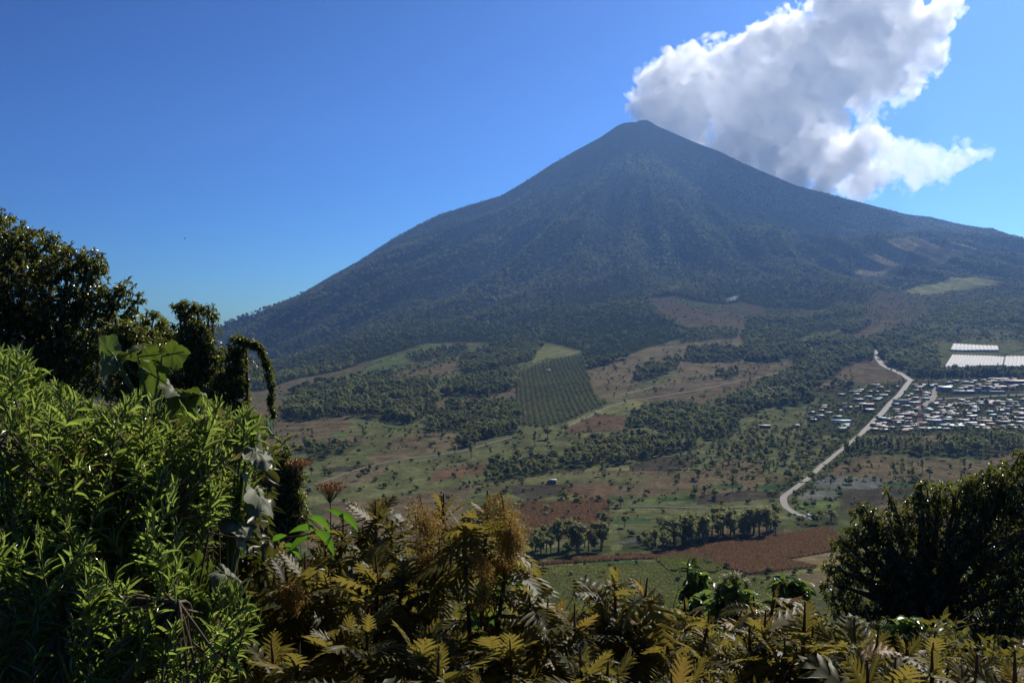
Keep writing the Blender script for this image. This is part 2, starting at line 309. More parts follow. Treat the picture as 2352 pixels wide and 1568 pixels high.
GROVES = [  # (polygon, spacing m, height m, kind weights: round, tall, conifer, bush)
 ([(647, 947), (700, 905), (779, 915), (800, 885), (999, 888), (1002, 938), (945, 975), (870, 960), (800, 952), (680, 970)], 7.5, 13, 'rrt'),
 ([(690, 890), (896, 862), (910, 880), (794, 893), (662, 905)], 9, 11, 'rrb'),
 ([(1008, 905), (1057, 880), (1183, 858), (1183, 888), (1116, 915), (1043, 905), (1013, 915)], 8, 13, 'rrt'),
 ([(981, 972), (1028, 935), (1186, 926), (1192, 972), (1145, 997), (1087, 1015), (1057, 990), (984, 997)], 8, 11, 'rrt'),
 ([(700, 1022), (838, 1010), (794, 1045), (706, 1060)], 8, 9, 'rrb'), ([(1054, 1012), (1090, 1005), (1092, 1028), (1054, 1034)], 7, 11, 'rr'),
 ([(926, 820), (1072, 790), (1080, 805), (960, 835)], 10, 11, 'rrb'), ([(1057, 832), (1145, 795), (1242, 788), (1227, 828), (1175, 843), (1087, 862), (1057, 860)], 9, 13, 'rrt'),
 ([(1433, 985), (1484, 945), (1604, 940), (1672, 920), (1826, 905), (1740, 940), (1700, 956), (1696, 987), (1672, 1008), (1535, 995), (1484, 980)], 7, 11, 'rrt'),
 ([(1276, 1060), (1330, 1030), (1433, 1010), (1597, 1015), (1597, 1035), (1467, 1052), (1330, 1078), (1282, 1077)], 6, 10, 'rrt'),
 ([(1108, 1107), (1135, 1056), (1276, 1050), (1276, 1083), (1210, 1095), (1142, 1110)], 6.5, 9, 'rrb'),
 ([(1091, 960), (1187, 940), (1190, 994), (1091, 1018)], 7.5, 11, 'rrt'),
 ([(1195, 1285), (1228, 1255), (1400, 1250), (1408, 1264), (1330, 1280)], 6, 15, 'rr'), ([(1180, 1300), (1200, 1280), (1240, 1275), (1250, 1292)], 5, 6, 'rb'),
 ([(1500, 1268), (1528, 1240), (1800, 1210), (1800, 1226), (1640, 1248), (1520, 1268)], 5, 15, 'trr'),
 ([(1430, 1262), (1430, 1240), (1500, 1235), (1510, 1262)], 6, 6, 'brb'),
 ([(1640, 1010), (1720, 985), (1850, 1000), (1930, 1010), (1894, 1062), (1850, 1090), (1700, 1095), (1620, 1090)], 13, 9, 'ttrb'),
 ([(1934, 1050), (1987, 1022), (2346, 1008), (2346, 1040), (2251, 1055), (2062, 1046)], 7, 11, 'rtt'), ([(2030, 1085), (2250, 1080), (2250, 1098), (2030, 1096)], 14, 11, 't'),
 ([(1830, 1195), (1926, 1185), (1926, 1205), (1840, 1212)], 7, 7, 'rb'), ([(2078, 858), (2110, 852), (2330, 852), (2325, 866), (2090, 868)], 6.5, 12, 'ccr'),
 ([(2039, 820), (2120, 804), (2160, 806), (2150, 856), (2080, 858), (2045, 838)], 9, 14, 'rr'), ([(2330, 858), (2400, 850), (2400, 866), (2330, 868)], 8, 12, 'rc'),
 ([(1722, 800), (1825, 790), (1928, 779), (2003, 785), (2010, 823), (1950, 835), (1913, 867), (1855, 893), (1840, 934), (1722, 940), (1700, 915), (1735, 900), (1820, 855), (1840, 835), (1810, 822), (1722, 830)], 9, 14, 'rrr'),
 ([(1840, 934), (1860, 895), (1960, 875), (1960, 895), (1900, 905)], 9, 11, 'rrb'),
 ([(1937, 758), (1995, 735), (1985, 760), (1950, 775)], 9, 14, 'rr'), ([(1990, 790), (2012, 785), (2020, 830), (2010, 820)], 7, 15, 'rr'), ([(2012, 790), (2035, 800), (2040, 825), (2022, 825)], 7, 15, 'rr'),
 ([(2120, 690), (2352, 665), (2352, 790), (2170, 790), (2020, 790), (2000, 780), (2080, 745), (2160, 715)], 15, 12, 'rrb'),
 ([(2160, 715), (2352, 690), (2352, 745), (2200, 745)], 10, 12, 'rr'), ([(1990, 780), (2100, 770), (2130, 795), (2040, 805)], 11, 12, 'rr'),
 ([(1457, 876), (1460, 855), (1554, 829), (1557, 849), (1480, 879)], 8, 12, 'rr'), ([(1566, 832), (1574, 808), (1642, 802), (1703, 808), (1703, 832)], 9, 12, 'rr'),
 ([(1703, 810), (1790, 795), (1790, 830), (1710, 832)], 8, 13, 'rr'), ([(1648, 858), (1700, 850), (1677, 876)], 8, 11, 'rr'),
 ([(1710, 735), (1860, 735), (1930, 700), (1990, 715), (1940, 755), (1850, 765), (1820, 790), (1722, 800), (1700, 775), (1718, 750)], 11, 13, 'rr'),
 ([(1560, 765), (1640, 758), (1700, 762), (1690, 775), (1560, 785)], 11, 11, 'rrb'), ([(1350, 842), (1430, 822), (1440, 826), (1350, 850)], 7, 12, 'rr'),
 ([(1855, 1000), (1850, 945), (1900, 905), (2060, 875), (2352, 868), (2352, 1000), (2000, 1000)], 10, 5, 'rrb'),
 ([(1720, 950), (1850, 945), (1850, 985), (1720, 985)], 17, 7, 'rb'), ([(1990, 994), (2352, 990), (2352, 1000), (1990, 1003)], 12, 7, 'rb'),
 ([(600, 1040), (1100, 960), (1400, 975), (1250, 1110), (700, 1160)], 36, 5, 'rbbb'), ([(1340, 838), (1548, 790), (1722, 800), (1722, 880), (1440, 948), (1360, 905)], 42, 5, 'bbr'),
 ([(1190, 1120), (1600, 1080), (1780, 1080), (1780, 1140), (1500, 1230), (1200, 1240)], 34, 4, 'bbr'), ([(1890, 1060), (2352, 1060), (2352, 1130), (1890, 1200), (1830, 1190)], 24, 6, 'btr'),
 ([(620, 960), (860, 960), (1050, 990), (900, 1060), (620, 1080)], 38, 4.5, 'rbb'), ([(620, 900), (1180, 790), (1180, 990), (620, 970)], 22, 7, 'rbb'),
 ([(1950, 665), (2352, 660), (2352, 700), (1990, 790), (1850, 790)], 30, 8, 'brr'), ([(1200, 1330), (1800, 1330), (1800, 1400), (1200, 1400)], 22, 2.5, 'b'),
 ([(600, 1000), (700, 900), (1180, 880), (1400, 960), (1700, 880), (1850, 960), (1850, 1100), (1780, 1140), (1480, 1160), (1180, 1180), (700, 1150)], 21, 4.2, 'bbbr'),
 ([(1600, 990), (1900, 985), (1960, 1010), (1850, 1100), (1700, 1110), (1500, 1060)], 12, 7.5, 'rtbb'), ([(1990, 770), (2352, 680), (2400, 850), (2050, 850)], 15, 8, 'rrb'),
 ([(1340, 850), (1700, 770), (1980, 760), (1960, 880), (1700, 940), (1440, 950)], 28, 5, 'brb'), ([(1900, 1000), (2352, 1000), (2352, 1110), (1860, 1110)], 15, 6.5, 'rbt'),
 ([(1180, 1175), (1240, 1150), (1500, 1165), (1800, 1150), (1800, 1215), (1480, 1245), (1400, 1230)], 16, 4.5, 'bbr'),
 ([(1950, 640), (2352, 615), (2352, 720), (1985, 770)], 17, 8, 'rb'), ([(1492, 688), (1700, 690), (1712, 760), (1560, 760)], 24, 7, 'rb'), ([(840, 860), (1130, 790), (1100, 870), (900, 900)], 16, 6, 'brb'),
]
def cover_mask_dense(u, v): return inpoly(u, v, DENSE)
# grid of the ground sheet
ucols = np.concatenate([np.linspace(-1700, -40, 60), np.linspace(-30, 2382, 1060), np.linspace(2395, 4100, 60)])
UU, YY = np.meshgrid(ucols, YG, indexing='ij')
ZZ = ground(UU, YY); XX = (UU-U0)/F*YY; VV = V0-F*base_z(UU, YY)/YY
col = np.empty(UU.shape+(3,)); col[:] = SC
uw = UU+fbm(XX/22, YY/30, 3, 91)*3.0; vw = VV+fbm(XX/25+9, YY/60, 3, 92)*2.2*np.clip((VV-600)/500, .25, 1)
lowmask = VV > 600
patch = fbm(XX/90, YY/140, 2, 95)
col[(patch > .12) & lowmask] = OL; col[(patch < -.18) & lowmask] = BR
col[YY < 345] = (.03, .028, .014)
far = YY > 345
for c, poly in FIELDS: m = inpoly(uw, vw, poly) & far; col[m] = c
m = inpoly(UU, VV, PLANT) & far; col[m] = (.10, .10, .055)
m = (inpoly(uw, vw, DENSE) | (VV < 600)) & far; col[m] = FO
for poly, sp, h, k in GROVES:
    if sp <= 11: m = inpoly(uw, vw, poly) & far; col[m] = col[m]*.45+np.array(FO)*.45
nI, nJ = UU.shape
idx = np.arange(nI*nJ).reshape(nI, nJ)
quads = np.stack([idx[:-1, :-1], idx[1:, :-1], idx[1:, 1:], idx[:-1, 1:]], -1).reshape(-1, 4)
m, nt, out = nmat('ground_cover')
a = nt.nodes.new('ShaderNodeAttribute'); a.attribute_name = 'cover'
n1 = noise(nt, .035, 6, .65); n2 = noise(nt, .45, 6, .7)
r1 = ramp(nt, [(.6, .62, .6), (1.4, 1.35, 1.3)], [.3, .7]); r2 = ramp(nt, [(.5, .5, .48), (1.5, 1.5, 1.5)], [.32, .68])
nt.links.new(n1.outputs[0], r1.inputs[0]); nt.links.new(n2.outputs[0], r2.inputs[0])
c1 = mix(nt, a.outputs['Color'], r1.outputs[0], 1., 'MULTIPLY'); c2 = mix(nt, c1, r2.outputs[0], 1., 'MULTIPLY')
p = nt.nodes.new('ShaderNodeBsdfDiffuse'); p.inputs['Roughness'].default_value = 0.0
bp = nt.nodes.new('ShaderNodeBump'); bp.inputs['Distance'].default_value = .25; bp.inputs['Strength'].default_value = .5
nt.links.new(n2.outputs[0], bp.inputs['Height']); nt.links.new(bp.outputs[0], p.inputs['Normal'])
nt.links.new(c2, p.inputs[0]); nt.links.new(p.outputs[0], out.inputs[0])
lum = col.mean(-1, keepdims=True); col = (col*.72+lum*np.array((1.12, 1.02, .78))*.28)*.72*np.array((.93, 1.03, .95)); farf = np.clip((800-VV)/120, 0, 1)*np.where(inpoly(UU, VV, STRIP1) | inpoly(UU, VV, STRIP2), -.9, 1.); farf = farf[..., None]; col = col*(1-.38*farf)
spk = fbm(XX/7, YY/10, 3, 201); col *= np.clip(1+.35*spk, .55, 1.5)[..., None]
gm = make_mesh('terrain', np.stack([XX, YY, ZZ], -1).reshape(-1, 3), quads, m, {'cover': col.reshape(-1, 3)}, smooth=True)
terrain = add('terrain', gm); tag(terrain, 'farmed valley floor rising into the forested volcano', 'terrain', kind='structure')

# ---- roads draped on the ground
m_road = plain('road_asphalt', (.155, .138, .112), .8, .12, .2)
m_dirt = plain('dirt_track', (.16, .135, .105), .9, .15, .2)
m_line = plain('road_paint', (.75, .73, .66), .6, .05)
def road_line(pts, n=120):
    pts = np.array(pts, float); d = np.concatenate([[0], np.cumsum(np.hypot(*np.diff(pts, axis=0).T))])
    t = np.linspace(0, d[-1], n); u = np.interp(t, d, pts[:, 0]); v = np.interp(t, d, pts[:, 1])
    for _ in range(3): u[1:-1] = (u[:-2]+u[1:-1]*2+u[2:])/4; v[1:-1] = (v[:-2]+v[1:-1]*2+v[2:])/4
    return G(u, v)
def gz(x, y): return ground(x/y*F+U0, y)
def strip(c, off, w, lift):
    T = np.gradient(c[:, :2], axis=0); T /= np.linalg.norm(T, axis=1, keepdims=True); N = np.stack([T[:, 1], -T[:, 0]], 1)
    cols_ = []
    ks = np.linspace(-1, 1, 5)
    for k in ks:
        q = c[:, :2]+N*(off+k*np.broadcast_to(w, (len(c),))/2)[:, None]; z = gz(q[:, 0], q[:, 1]); cols_.append(np.stack([q[:, 0], q[:, 1], z+lift], 1))
    V = np.stack(cols_, 1); n = len(c); i = np.arange(n*5).reshape(n, 5)
    return V.reshape(-1, 3), np.stack([i[:-1, :-1], i[1:, :-1], i[1:, 1:], i[:-1, 1:]], -1).reshape(-1, 4)
ROADS = [('road', 'pale paved road running straight through the village and bending at the fields', 7.5, [(2092, 872), (2060, 912), (2010, 963), (1985, 990), (1940, 1029), (1893, 1068), (1848, 1106), (1797, 1141), (1803, 1163), (1828, 1180), (1874, 1193)], m_road),
         ('road', 'upper stretch of pale road climbing past dark trees to the volcano', 9, [(2008, 806), (2013, 820), (2024, 833), (2042, 845), (2064, 855), (2080, 864), (2092, 872)], m_road),
         ('street', 'short dusty side street between the houses', 11, [(2158, 884), (2147, 900), (2126, 934)], m_dirt),
         ('path', 'pale dirt track edging the yellow-green strip below the orchard', 3.0, [(1300, 984), (1350, 962), (1395, 940), (1450, 922), (1560, 902), (1700, 876)], m_dirt),
         ('path', 'dirt track climbing the olive slope at the far left of the valley', 2.6, [(725, 1112), (800, 1085), (870, 1066), (960, 1050), (1060, 1038), (1180, 1004)], m_dirt),
         ('path', 'footpath along the lower edge of the flat green wedge', 2.2, [(1340, 1168), (1430, 1166), (1540, 1165), (1640, 1168), (1780, 1160)], m_dirt),
         ('path', 'track between the brown fields below the hill foot', 2.6, [(1440, 905), (1500, 888), (1600, 884), (1720, 872), (1800, 852)], m_dirt),
         ('street', 'long level street beside the grass bank right of the side street', 7, [(2140, 917), (2220, 912), (2352, 904), (2450, 899)], m_dirt)]
for nm, lab, w, pts, mt in ROADS:
    c = road_line(pts); w = w if w != 7.5 else np.interp(c[:, 1], [700, 900, 1010, 1040, 1500], [4.8, 4.3, 4.6, 6.6, 7.5]); g = Geo(); V, Fq = strip(c, 0, w, .35); g.put(V, Fq); o = g.build(nm, mt); tag(o, lab, nm, kind='structure')
RP = np.array(ROADS[0][3], float)
def near_road(u, v, d=9):
    r = np.zeros(np.shape(u), bool)
    for _, _, _, pts, _ in ROADS:
        pts = np.array(pts, float)
        for a_, b_ in zip(pts[:-1], pts[1:]):
            ab = b_-a_; t = np.clip(((u-a_[0])*ab[0]+(v-a_[1])*ab[1])/(ab@ab), 0, 1)
            r |= np.hypot(u-a_[0]-t*ab[0], (v-a_[1]-t*ab[1])*1.3) < d
    return r

# ================================================================== TREES OF THE VALLEY AND THE VOLCANO
GRN = [(.06, .076, .024), (.13, .155, .048), (.21, .22, .075), (.31, .28, .10)]
m_far = leaf_mat('far_foliage', GRN, .75, .15, (.20, .24, .06), .3, src='rand', nscale=.004)
m_mid = leaf_mat('valley_foliage', [(.10, .115, .04), (.19, .205, .068), (.29, .29, .10)], .6, .25, (.32, .34, .09), .45, src='rand', nscale=.02)
m_con = leaf_mat('conifer_foliage', [(.01, .02, .01), (.02, .035, .016)], .7, .2, (.03, .05, .02), .12, src='rand')
m_bark = plain('bark', (.11, .085, .06), .9, .35, 2.0)
def ico(sub=2):
    import bmesh
    b = bmesh.new(); bmesh.ops.create_icosphere(b, subdivisions=sub, radius=1)
    V = np.array([v.co[:] for v in b.verts]); Fc = np.array([[v.index for v in f.verts] for f in b.faces]); b.free(); return V, Fc
ICO1, ICO2 = ico(1), ico(2)
def cards(c, s, n_dir=None, r=rng):
    """n small triangles centred at c (n,3), size s, roughly facing n_dir"""
    n = len(c); d = unit(r.normal(size=(n, 3)) + (0 if n_dir is None else n_dir*1.1))
    a = unit(np.cross(d, r.normal(size=(n, 3)))); b = np.cross(d, a); s = np.broadcast_to(s, (n,))[:, None]*r.uniform(.6, 1.3, (n, 1))
    V = np.stack([c+a*s, c-a*s*.5+b*s*.6, c-a*s*.5-b*s*.6], 1).reshape(-1, 3)
    return V, np.arange(3*n).reshape(n, 3)
def crown(g, blobs, n, s, r, core=.62, ico_=ICO1):
    tot = sum(b[3]**2 for b in blobs)
    for (x, y, z, q) in blobs:
        V, Fc = ico_; k = 1+r.normal(0, .13, len(V)); fl = np.array([1, 1, .82])
        g.put(V*k[:, None]*q*core*fl+[x, y, z], Fc)
        m_ = max(6, int(n*q*q/tot)); d = unit(r.normal(size=(m_, 3))); d[:, 2] = np.where(d[:, 2] < -.3, -d[:, 2], d[:, 2])
        c = d*q*r.uniform(.62, 1.1, (m_, 1))*fl+[x, y, z]
        V, Fc = cards(c, s, d, r); g.put(V, Fc)
def proto_tree(kind, near, seed):
    """unit-height tree: (crown Geo, trunk Geo)"""
    r = np.random.default_rng(seed); cg, tg = Geo(), Geo()
    n = 420 if near else 110; s = .038 if near else .085
    if kind == 'r':
        bl = []; m_ = r.integers(6, 9)
        for i in range(m_):
            a = r.uniform(0, 6.28); q = r.uniform(.02, .24); bl.append((math.cos(a)*q, math.sin(a)*q, r.uniform(.42, .80), r.uniform(.13, .22)))
        bl.append((0, 0, .8, .17)); bl.append((0, 0, .55, .25))
        crown(cg, bl, n, s, r)
        tp = [(0, 0, -.08), (.01, 0, .2), (.02, .01, .5)]; tg.put(*tube(tp, [.035, .026, .015], 6))
        for b in bl[:4]: tg.put(*tube(bez((.01, 0, .28), (b[0]*.4, b[1]*.4, .45), b[:3], 5), [.016, .013, .011, .008, .005], 4))
    elif kind == 't':
        bl = []; 
        for i in range(8):
            a = r.uniform(0, 6.28); z = .38+.07*i; q = r.uniform(.02, .10); bl.append((math.cos(a)*q, math.sin(a)*q, z, r.uniform(.065, .125)*(1.2-.5*abs(z-.65))))
        crown(cg, bl, n, s*.8, r)
        tg.put(*tube([(0, 0, -.06), (.01, .0, .4), (0, .01, .9)], [.02, .015, .006], 6))
        for b in bl[:5]: tg.put(*tube([(0, 0, b[2]-.12), b[:3]], [.008, .003], 4))
    elif kind == 'c':
        bl = [(0, 0, .12+.88*i/9*.95, .19*(1-i/9.6)+.012) for i in range(9)]
        crown(cg, bl, int(n*1.2), s*.8, r, .8); tg.put(*tube([(0, 0, -.06), (0, 0, .8)], [.022, .008], 6))
    else:
        bl = [(r.uniform(-.35, .35), r.uniform(-.35, .35), r.uniform(.25, .6), r.uniform(.25, .42)) for _ in range(5)]
        crown(cg, bl, int(n*.8), s*1.9, r); tg.put(*tube([(0, 0, -.1), (0, 0, .4)], [.05, .03], 5))
    return cg, tg
KN = {'r': 'broadleaf_tree', 't': 'slender_tree', 'c': 'conifer_tree', 'b': 'bush'}
MT = {'r': m_mid, 't': m_mid, 'c': m_con, 'b': m_mid}
near_m = {}
for k in 'rtcb':
    near_m[k] = []
    for s_ in range(4 if k == 'r' else 2):
        cg, tg = proto_tree(k, True, 100+s_*7+ord(k))
        def mk(g, nm, mt):
            Fl = [np.concatenate(x) for x in (g.F3, g.F4) if x]
            return make_mesh(nm, np.concatenate(g.V), Fl, mt, {'tint': np.concatenate(g.T)})
        near_m[k].append((mk(cg, KN[k]+'_crown', MT[k]), mk(tg, KN[k]+'_trunk', m_bark)))

# scatter candidates in the groves
cand = []   # u, Y, height, kind, grove
for gi, (poly, sp, h, kinds) in enumerate(GROVES):
    P2 = np.array(poly, float); d = depth_at(P2[:, 0], P2[:, 1]); wx = (P2[:, 0]-U0)/F*d
    A = np.stack([wx, d], 1); x0, y0 = A.min(0)-[20, 50]; x1, y1 = A.max(0)+[20, 50]
    nx, ny = int((x1-x0)/sp)+1, int((y1-y0)/sp)+1
    gx, gy = np.meshgrid(np.arange(nx), np.arange(ny)); gx = x0+(gx.ravel()+rng.uniform(0, 1, nx*ny))*sp; gy = y0+(gy.ravel()+rng.uniform(0, 1, nx*ny))*sp
    uu = gx/gy*F+U0; vv = vrow(uu, gy); ww = 9 if sp < 12 else 3
    ok = inpoly(uu+fbm(gx/35, gy/50, 3, gi)*ww*1.6, vv+fbm(gx/40+7, gy/60, 3, gi+50)*ww*np.clip((vv-650)/400, .3, 1), P2) & (rng.random(len(gx)) < np.clip(.85+fbm(gx/30, gy/45, 3, 9)*1.1, .25, 1))
    gx, gy, uu, vv = gx[ok], gy[ok], uu[ok], vv[ok]
    keep = ~near_road(uu, vv, 8 if sp < 20 else 5) & (uu > 560) & (uu < 2420)
    keep &= ~inpoly(uu, vv, STRIP1) & ~inpoly(uu, vv, STRIP2)
    keep &= ~inpoly(uu, vv, [(2155, 788), (2480, 788), (2480, 850), (2155, 850)])
    if sp > 12: keep &= ~inpoly(uu, vv, PLANT) & (fbm(gx/60, gy/60, 2, 5) > -.3)
    gx, gy, uu = gx[keep], gy[keep], uu[keep]
    for x, y, u in zip(gx, gy, uu):
        k = kinds[rng.integers(len(kinds))]; hh = h*rng.uniform(.5, 1.35)*(.45 if k == 'b' and h > 6 else 1)
        cand.append((u, y, hh, k, gi))
def line_bushes(pts, step, h, off=0.0, closed=False, skip=.0):
    pts = np.array(pts+[pts[0]] if closed else pts, float); dd = depth_at(pts[:, 0], pts[:, 1]); wp = np.stack([(pts[:, 0]-U0)/F*dd, dd], 1)
    for p_, q_ in zip(wp[:-1], wp[1:]):
        if rng.random() < skip: continue
        n = int(np.linalg.norm(q_-p_)/step); t_ = (q_-p_)/max(1e-6, np.linalg.norm(q_-p_)); nn = np.array([t_[1], -t_[0]])
        for _ in range(n):
            w = p_+(q_-p_)*rng.random()+nn*(off+rng.normal(0, 1.2)); u_ = w[0]/w[1]*F+U0
            if 560 < u_ < 2420 and 360 < w[1] < 5000 and rng.random() < .75: cand.append((u_, w[1], h*rng.uniform(.5, 1.4), 'b' if rng.random() < .7 else 'r', 999))
for c_, poly in FIELDS: line_bushes(poly, 6.5, 2.6, 0, True, .55)
low_road = [(1975, 1000), (1940, 1029), (1893, 1068), (1848, 1106), (1797, 1141)]
for o_ in (-7.5, -9.5, 7.5, 9.5): line_bushes(low_road, 3.6, 3.8, o_)
for o_ in (-7, 7): line_bushes([(1797, 1143), (1803, 1163), (1828, 1180), (1874, 1193)], 4.5, 2.6, o_)
# lone trees that stand out: (u, v of the foot, height m, kind, label)
LONE = [
 (1642, 1146, 9.5, 'r', 'right one of the pair of round bare-trunked trees beside the green plots'), (1618, 1138, 8.5, 'r', 'left one of the pair of round bare-trunked trees beside the green plots'),
 (1228, 1022, 15, 't', 'tall dark tree with a long bare trunk below the orchard rows'), (1258, 1008, 14, 'r', 'wide flat-crowned tree just under the lower edge of the orchard'),
 (1330, 1022, 14, 't', 'thin pole-like tree with a small tuft right of the orchard foot'), (1298, 994, 10, 'r', 'rounded tree at the lower right corner of the orchard'),
 (1195, 1003, 9, 'r', 'dark rounded tree at the lower left corner of the orchard'), (1082, 1052, 17, 't', 'tall tree with layered crown beside the rounded grove left of centre'),
 (1045, 1043, 9, 'r', 'squat dome-shaped tree alone on the olive slope'), (1008, 1052, 8, 'r', 'small grey dome-shaped tree on the olive slope'),
 (996, 1002, 10, 'r', 'black oval tree below the broad wood left of centre'), (676, 1040, 12, 'r', 'dark tree beside the vine-covered stump'),
 (718, 1002, 11, 't', 'thin tree alone on the brown field at the left'), (834, 1000, 11, 't', 'tall tree casting shade on the brown slope at the left'),
 (716, 1090, 8, 'r', 'round tree above the olive field at the far left'), (850, 1085, 9, 'r', 'dark tree clump standing at the edge of the brown strip'),
 (905, 1108, 7, 'r', 'low round bush-like tree under the brown strip'), (880, 1118, 7, 'b', 'low bush right behind the dried flower head'),
 (1385, 1092, 13, 't', 'slender tree at the edge of the yellow-green strip'), (1382, 1058, 12, 't', 'slender tree in front of the long dark grove'),
 (1298, 1150, 8, 'r', 'small tree with bent trunk in the dark ploughed field'), (1255, 1172, 5, 'b', 'small round bush in the brown maize field'),
 (1425, 1166, 9, 'r', 'dark tree at the tip of the bright green wedge'), (1398, 1168, 8, 'r', 'dark bushy tree left of the bright green wedge'),
 (1682, 1129, 14, 't', 'tallest thin tree standing between the green plots'), (1560, 1108, 9, 't', 'small thin tree in the pale brown field'),
 (1603, 1100, 10, 'r', 'open-crowned tree in the stubble field'), (1843, 1107, 6, 'r', 'black rounded tree leaning over the road'),
 (1388, 1216, 11.5, 'r', 'large dark round tree at the upper end of the near grove'), (1248, 1258, 14, 'r', 'biggest dark tree with a tall lumpy crown in the near grove'),
 (1435, 1210, 8, 'r', 'grey-green tree right of the dark round tree'), (1505, 1255, 11, 'r', 'green open tree at the bend of the stony ditch'),
 (1540, 1250, 12, 'r', 'broad tree at the head of the dark tree row'), (1962, 1155, 6, 't', 'spindly tree on the bright green square field'),
 (2053, 1100, 15, 't', 'tall tree with a bare trunk in the brown field right of the road'), (2095, 1102, 12, 't', 'medium tree beside the tall bare-trunked one'),
 (2135, 1100, 12, 'r', 'bushy tree in the brown field nearest the right tree'), (1972, 1082, 8, 'r', 'pinkish leafless-looking tree beside the road'),
 (1345, 1342, 5, 't', 'narrow dark bush on the light green meadow'), (1386, 1322, 4, 'b', 'low bush at the edge of the small green plot'),
 (1398, 885, 6, 'r', 'small dark round tree alone on the brown slope right of the orchard'), (1446, 862, 10, 't', 'thin tree on the brown slope near the hill foot'),
 (1590, 922, 9, 'r', 'dark ball-shaped tree above the long grove'), (1597, 870, 6, 't', 'thin small tree high on the brown slope'), (1552, 884, 9, 't', 'narrow tree beside the yellow hedge line'),
 (2005, 712, 12, 't', 'lone tree on the brown upper field'), (1616, 705, 9, 'b', 'small dark bush on the green patch under the smoke'), (1630, 709, 9, 'b', 'second small dark bush on the green patch, nearer the smoke'),
 (2013, 965, 7, 'r', 'dark tree leaning over the village road'), (1938, 968, 9, 'r', 'round dark tree among the left houses'), (2140, 963, 8, 'r', 'round tree in the yards under the mast'),
 (2215, 968, 14, 'r', 'big dark tree among the right houses'), (2265, 938, 12, 'r', 'broad dark tree shading the houses near the right edge'), (2323, 973, 12, 'r', 'dark tree over the lowest houses at the right edge'),
]
trees = []
Ld = depth_at([l[0] for l in LONE], [l[1] for l in LONE])
for (u, v, h, k, lab), Y in zip(LONE, Ld): trees.append((u, Y, h, k, lab))
cand = [c for c in cand]
cand.sort(key=lambda c: -(c[2]/c[1]))
def visible(c):
    u, Y = c[0], c[1]; v = V0-F*float(base_z(u, Y))/Y
    if u < 615 or u > 2370: return False
    if v > 1330: return 1340 < u < 1850
    if u < 720 and v > 1000: return False
    if u > 1930 and v > 1180: return False
    if u < 1200 and v > 1110: return False
    return True
NIND = 300-len(LONE)
near, rest = [], []
for c in cand: (near if len(near) < NIND and visible(c) and c[3] != 'b' or (len(near) < NIND and visible(c) and c[1] < 600) else rest).append(c)
GL = {'r': 'rounded leafy tree', 't': 'slender upright tree', 'c': 'dark conifer', 'b': 'low leafy bush'}
def where(u, v):
    if v > 1225 and u < 1450: return 'in the dark grove above the red maize strip'
    if v > 1205 and u < 1530: return 'in scrub beside the stony ditch'
    if v > 1200 and u < 1830: return 'in the dense row behind the red maize field'
    if v > 1160 and u > 1800: return 'below the road bend beside the big right tree'
    if v > 1300: return 'on the light green meadow'
    if u > 1960 and v > 1060: return 'in the brown field right of the road'
    if u > 1900 and v > 995: return 'in the belt of trees below the village'
    if u > 1840 and v > 860: return 'between the village houses'
    if u > 1600 and v > 980: return 'on the open slope left of the road'
    if u > 1250 and v > 1000: return 'in the long grove crossing the valley middle'
    if u < 1290 and u > 1090 and v > 1040: return 'in the grove above the reddish shrubs'
    if u < 1210 and v > 900: return 'in the woods left of the orchard'
    return 'on the farmed slope under the volcano'
near_all = [(u, Y, h, k, lab) for (u, Y, h, k, lab) in trees]
for (u, Y, h, k, gi) in near:
    v = V0-F*float(base_z(u, Y))/Y
    near_all.append((u, Y, h, k, None if v > 9999 else '%s %s' % (GL[k], where(u, v))))
for (u, Y, h, k, lab) in near_all:
    me_c, me_t = near_m[k][rng.integers(len(near_m[k]))]
    z = float(ground(u, Y)); o = empty(KN[k], ((u-U0)/F*Y, Y, z-.1), rng.uniform(0, 6.28)); w = rng.uniform(.85, 1.2)
    o.scale = (h*w, h*w, h); tag(o, lab, 'bush' if k == 'b' else 'tree', None if (u, Y, h, k, lab) in trees else 'trees '+' '.join(lab.split()[-6:]))
    add('trunk', me_t, o); add('crown', me_c, o)

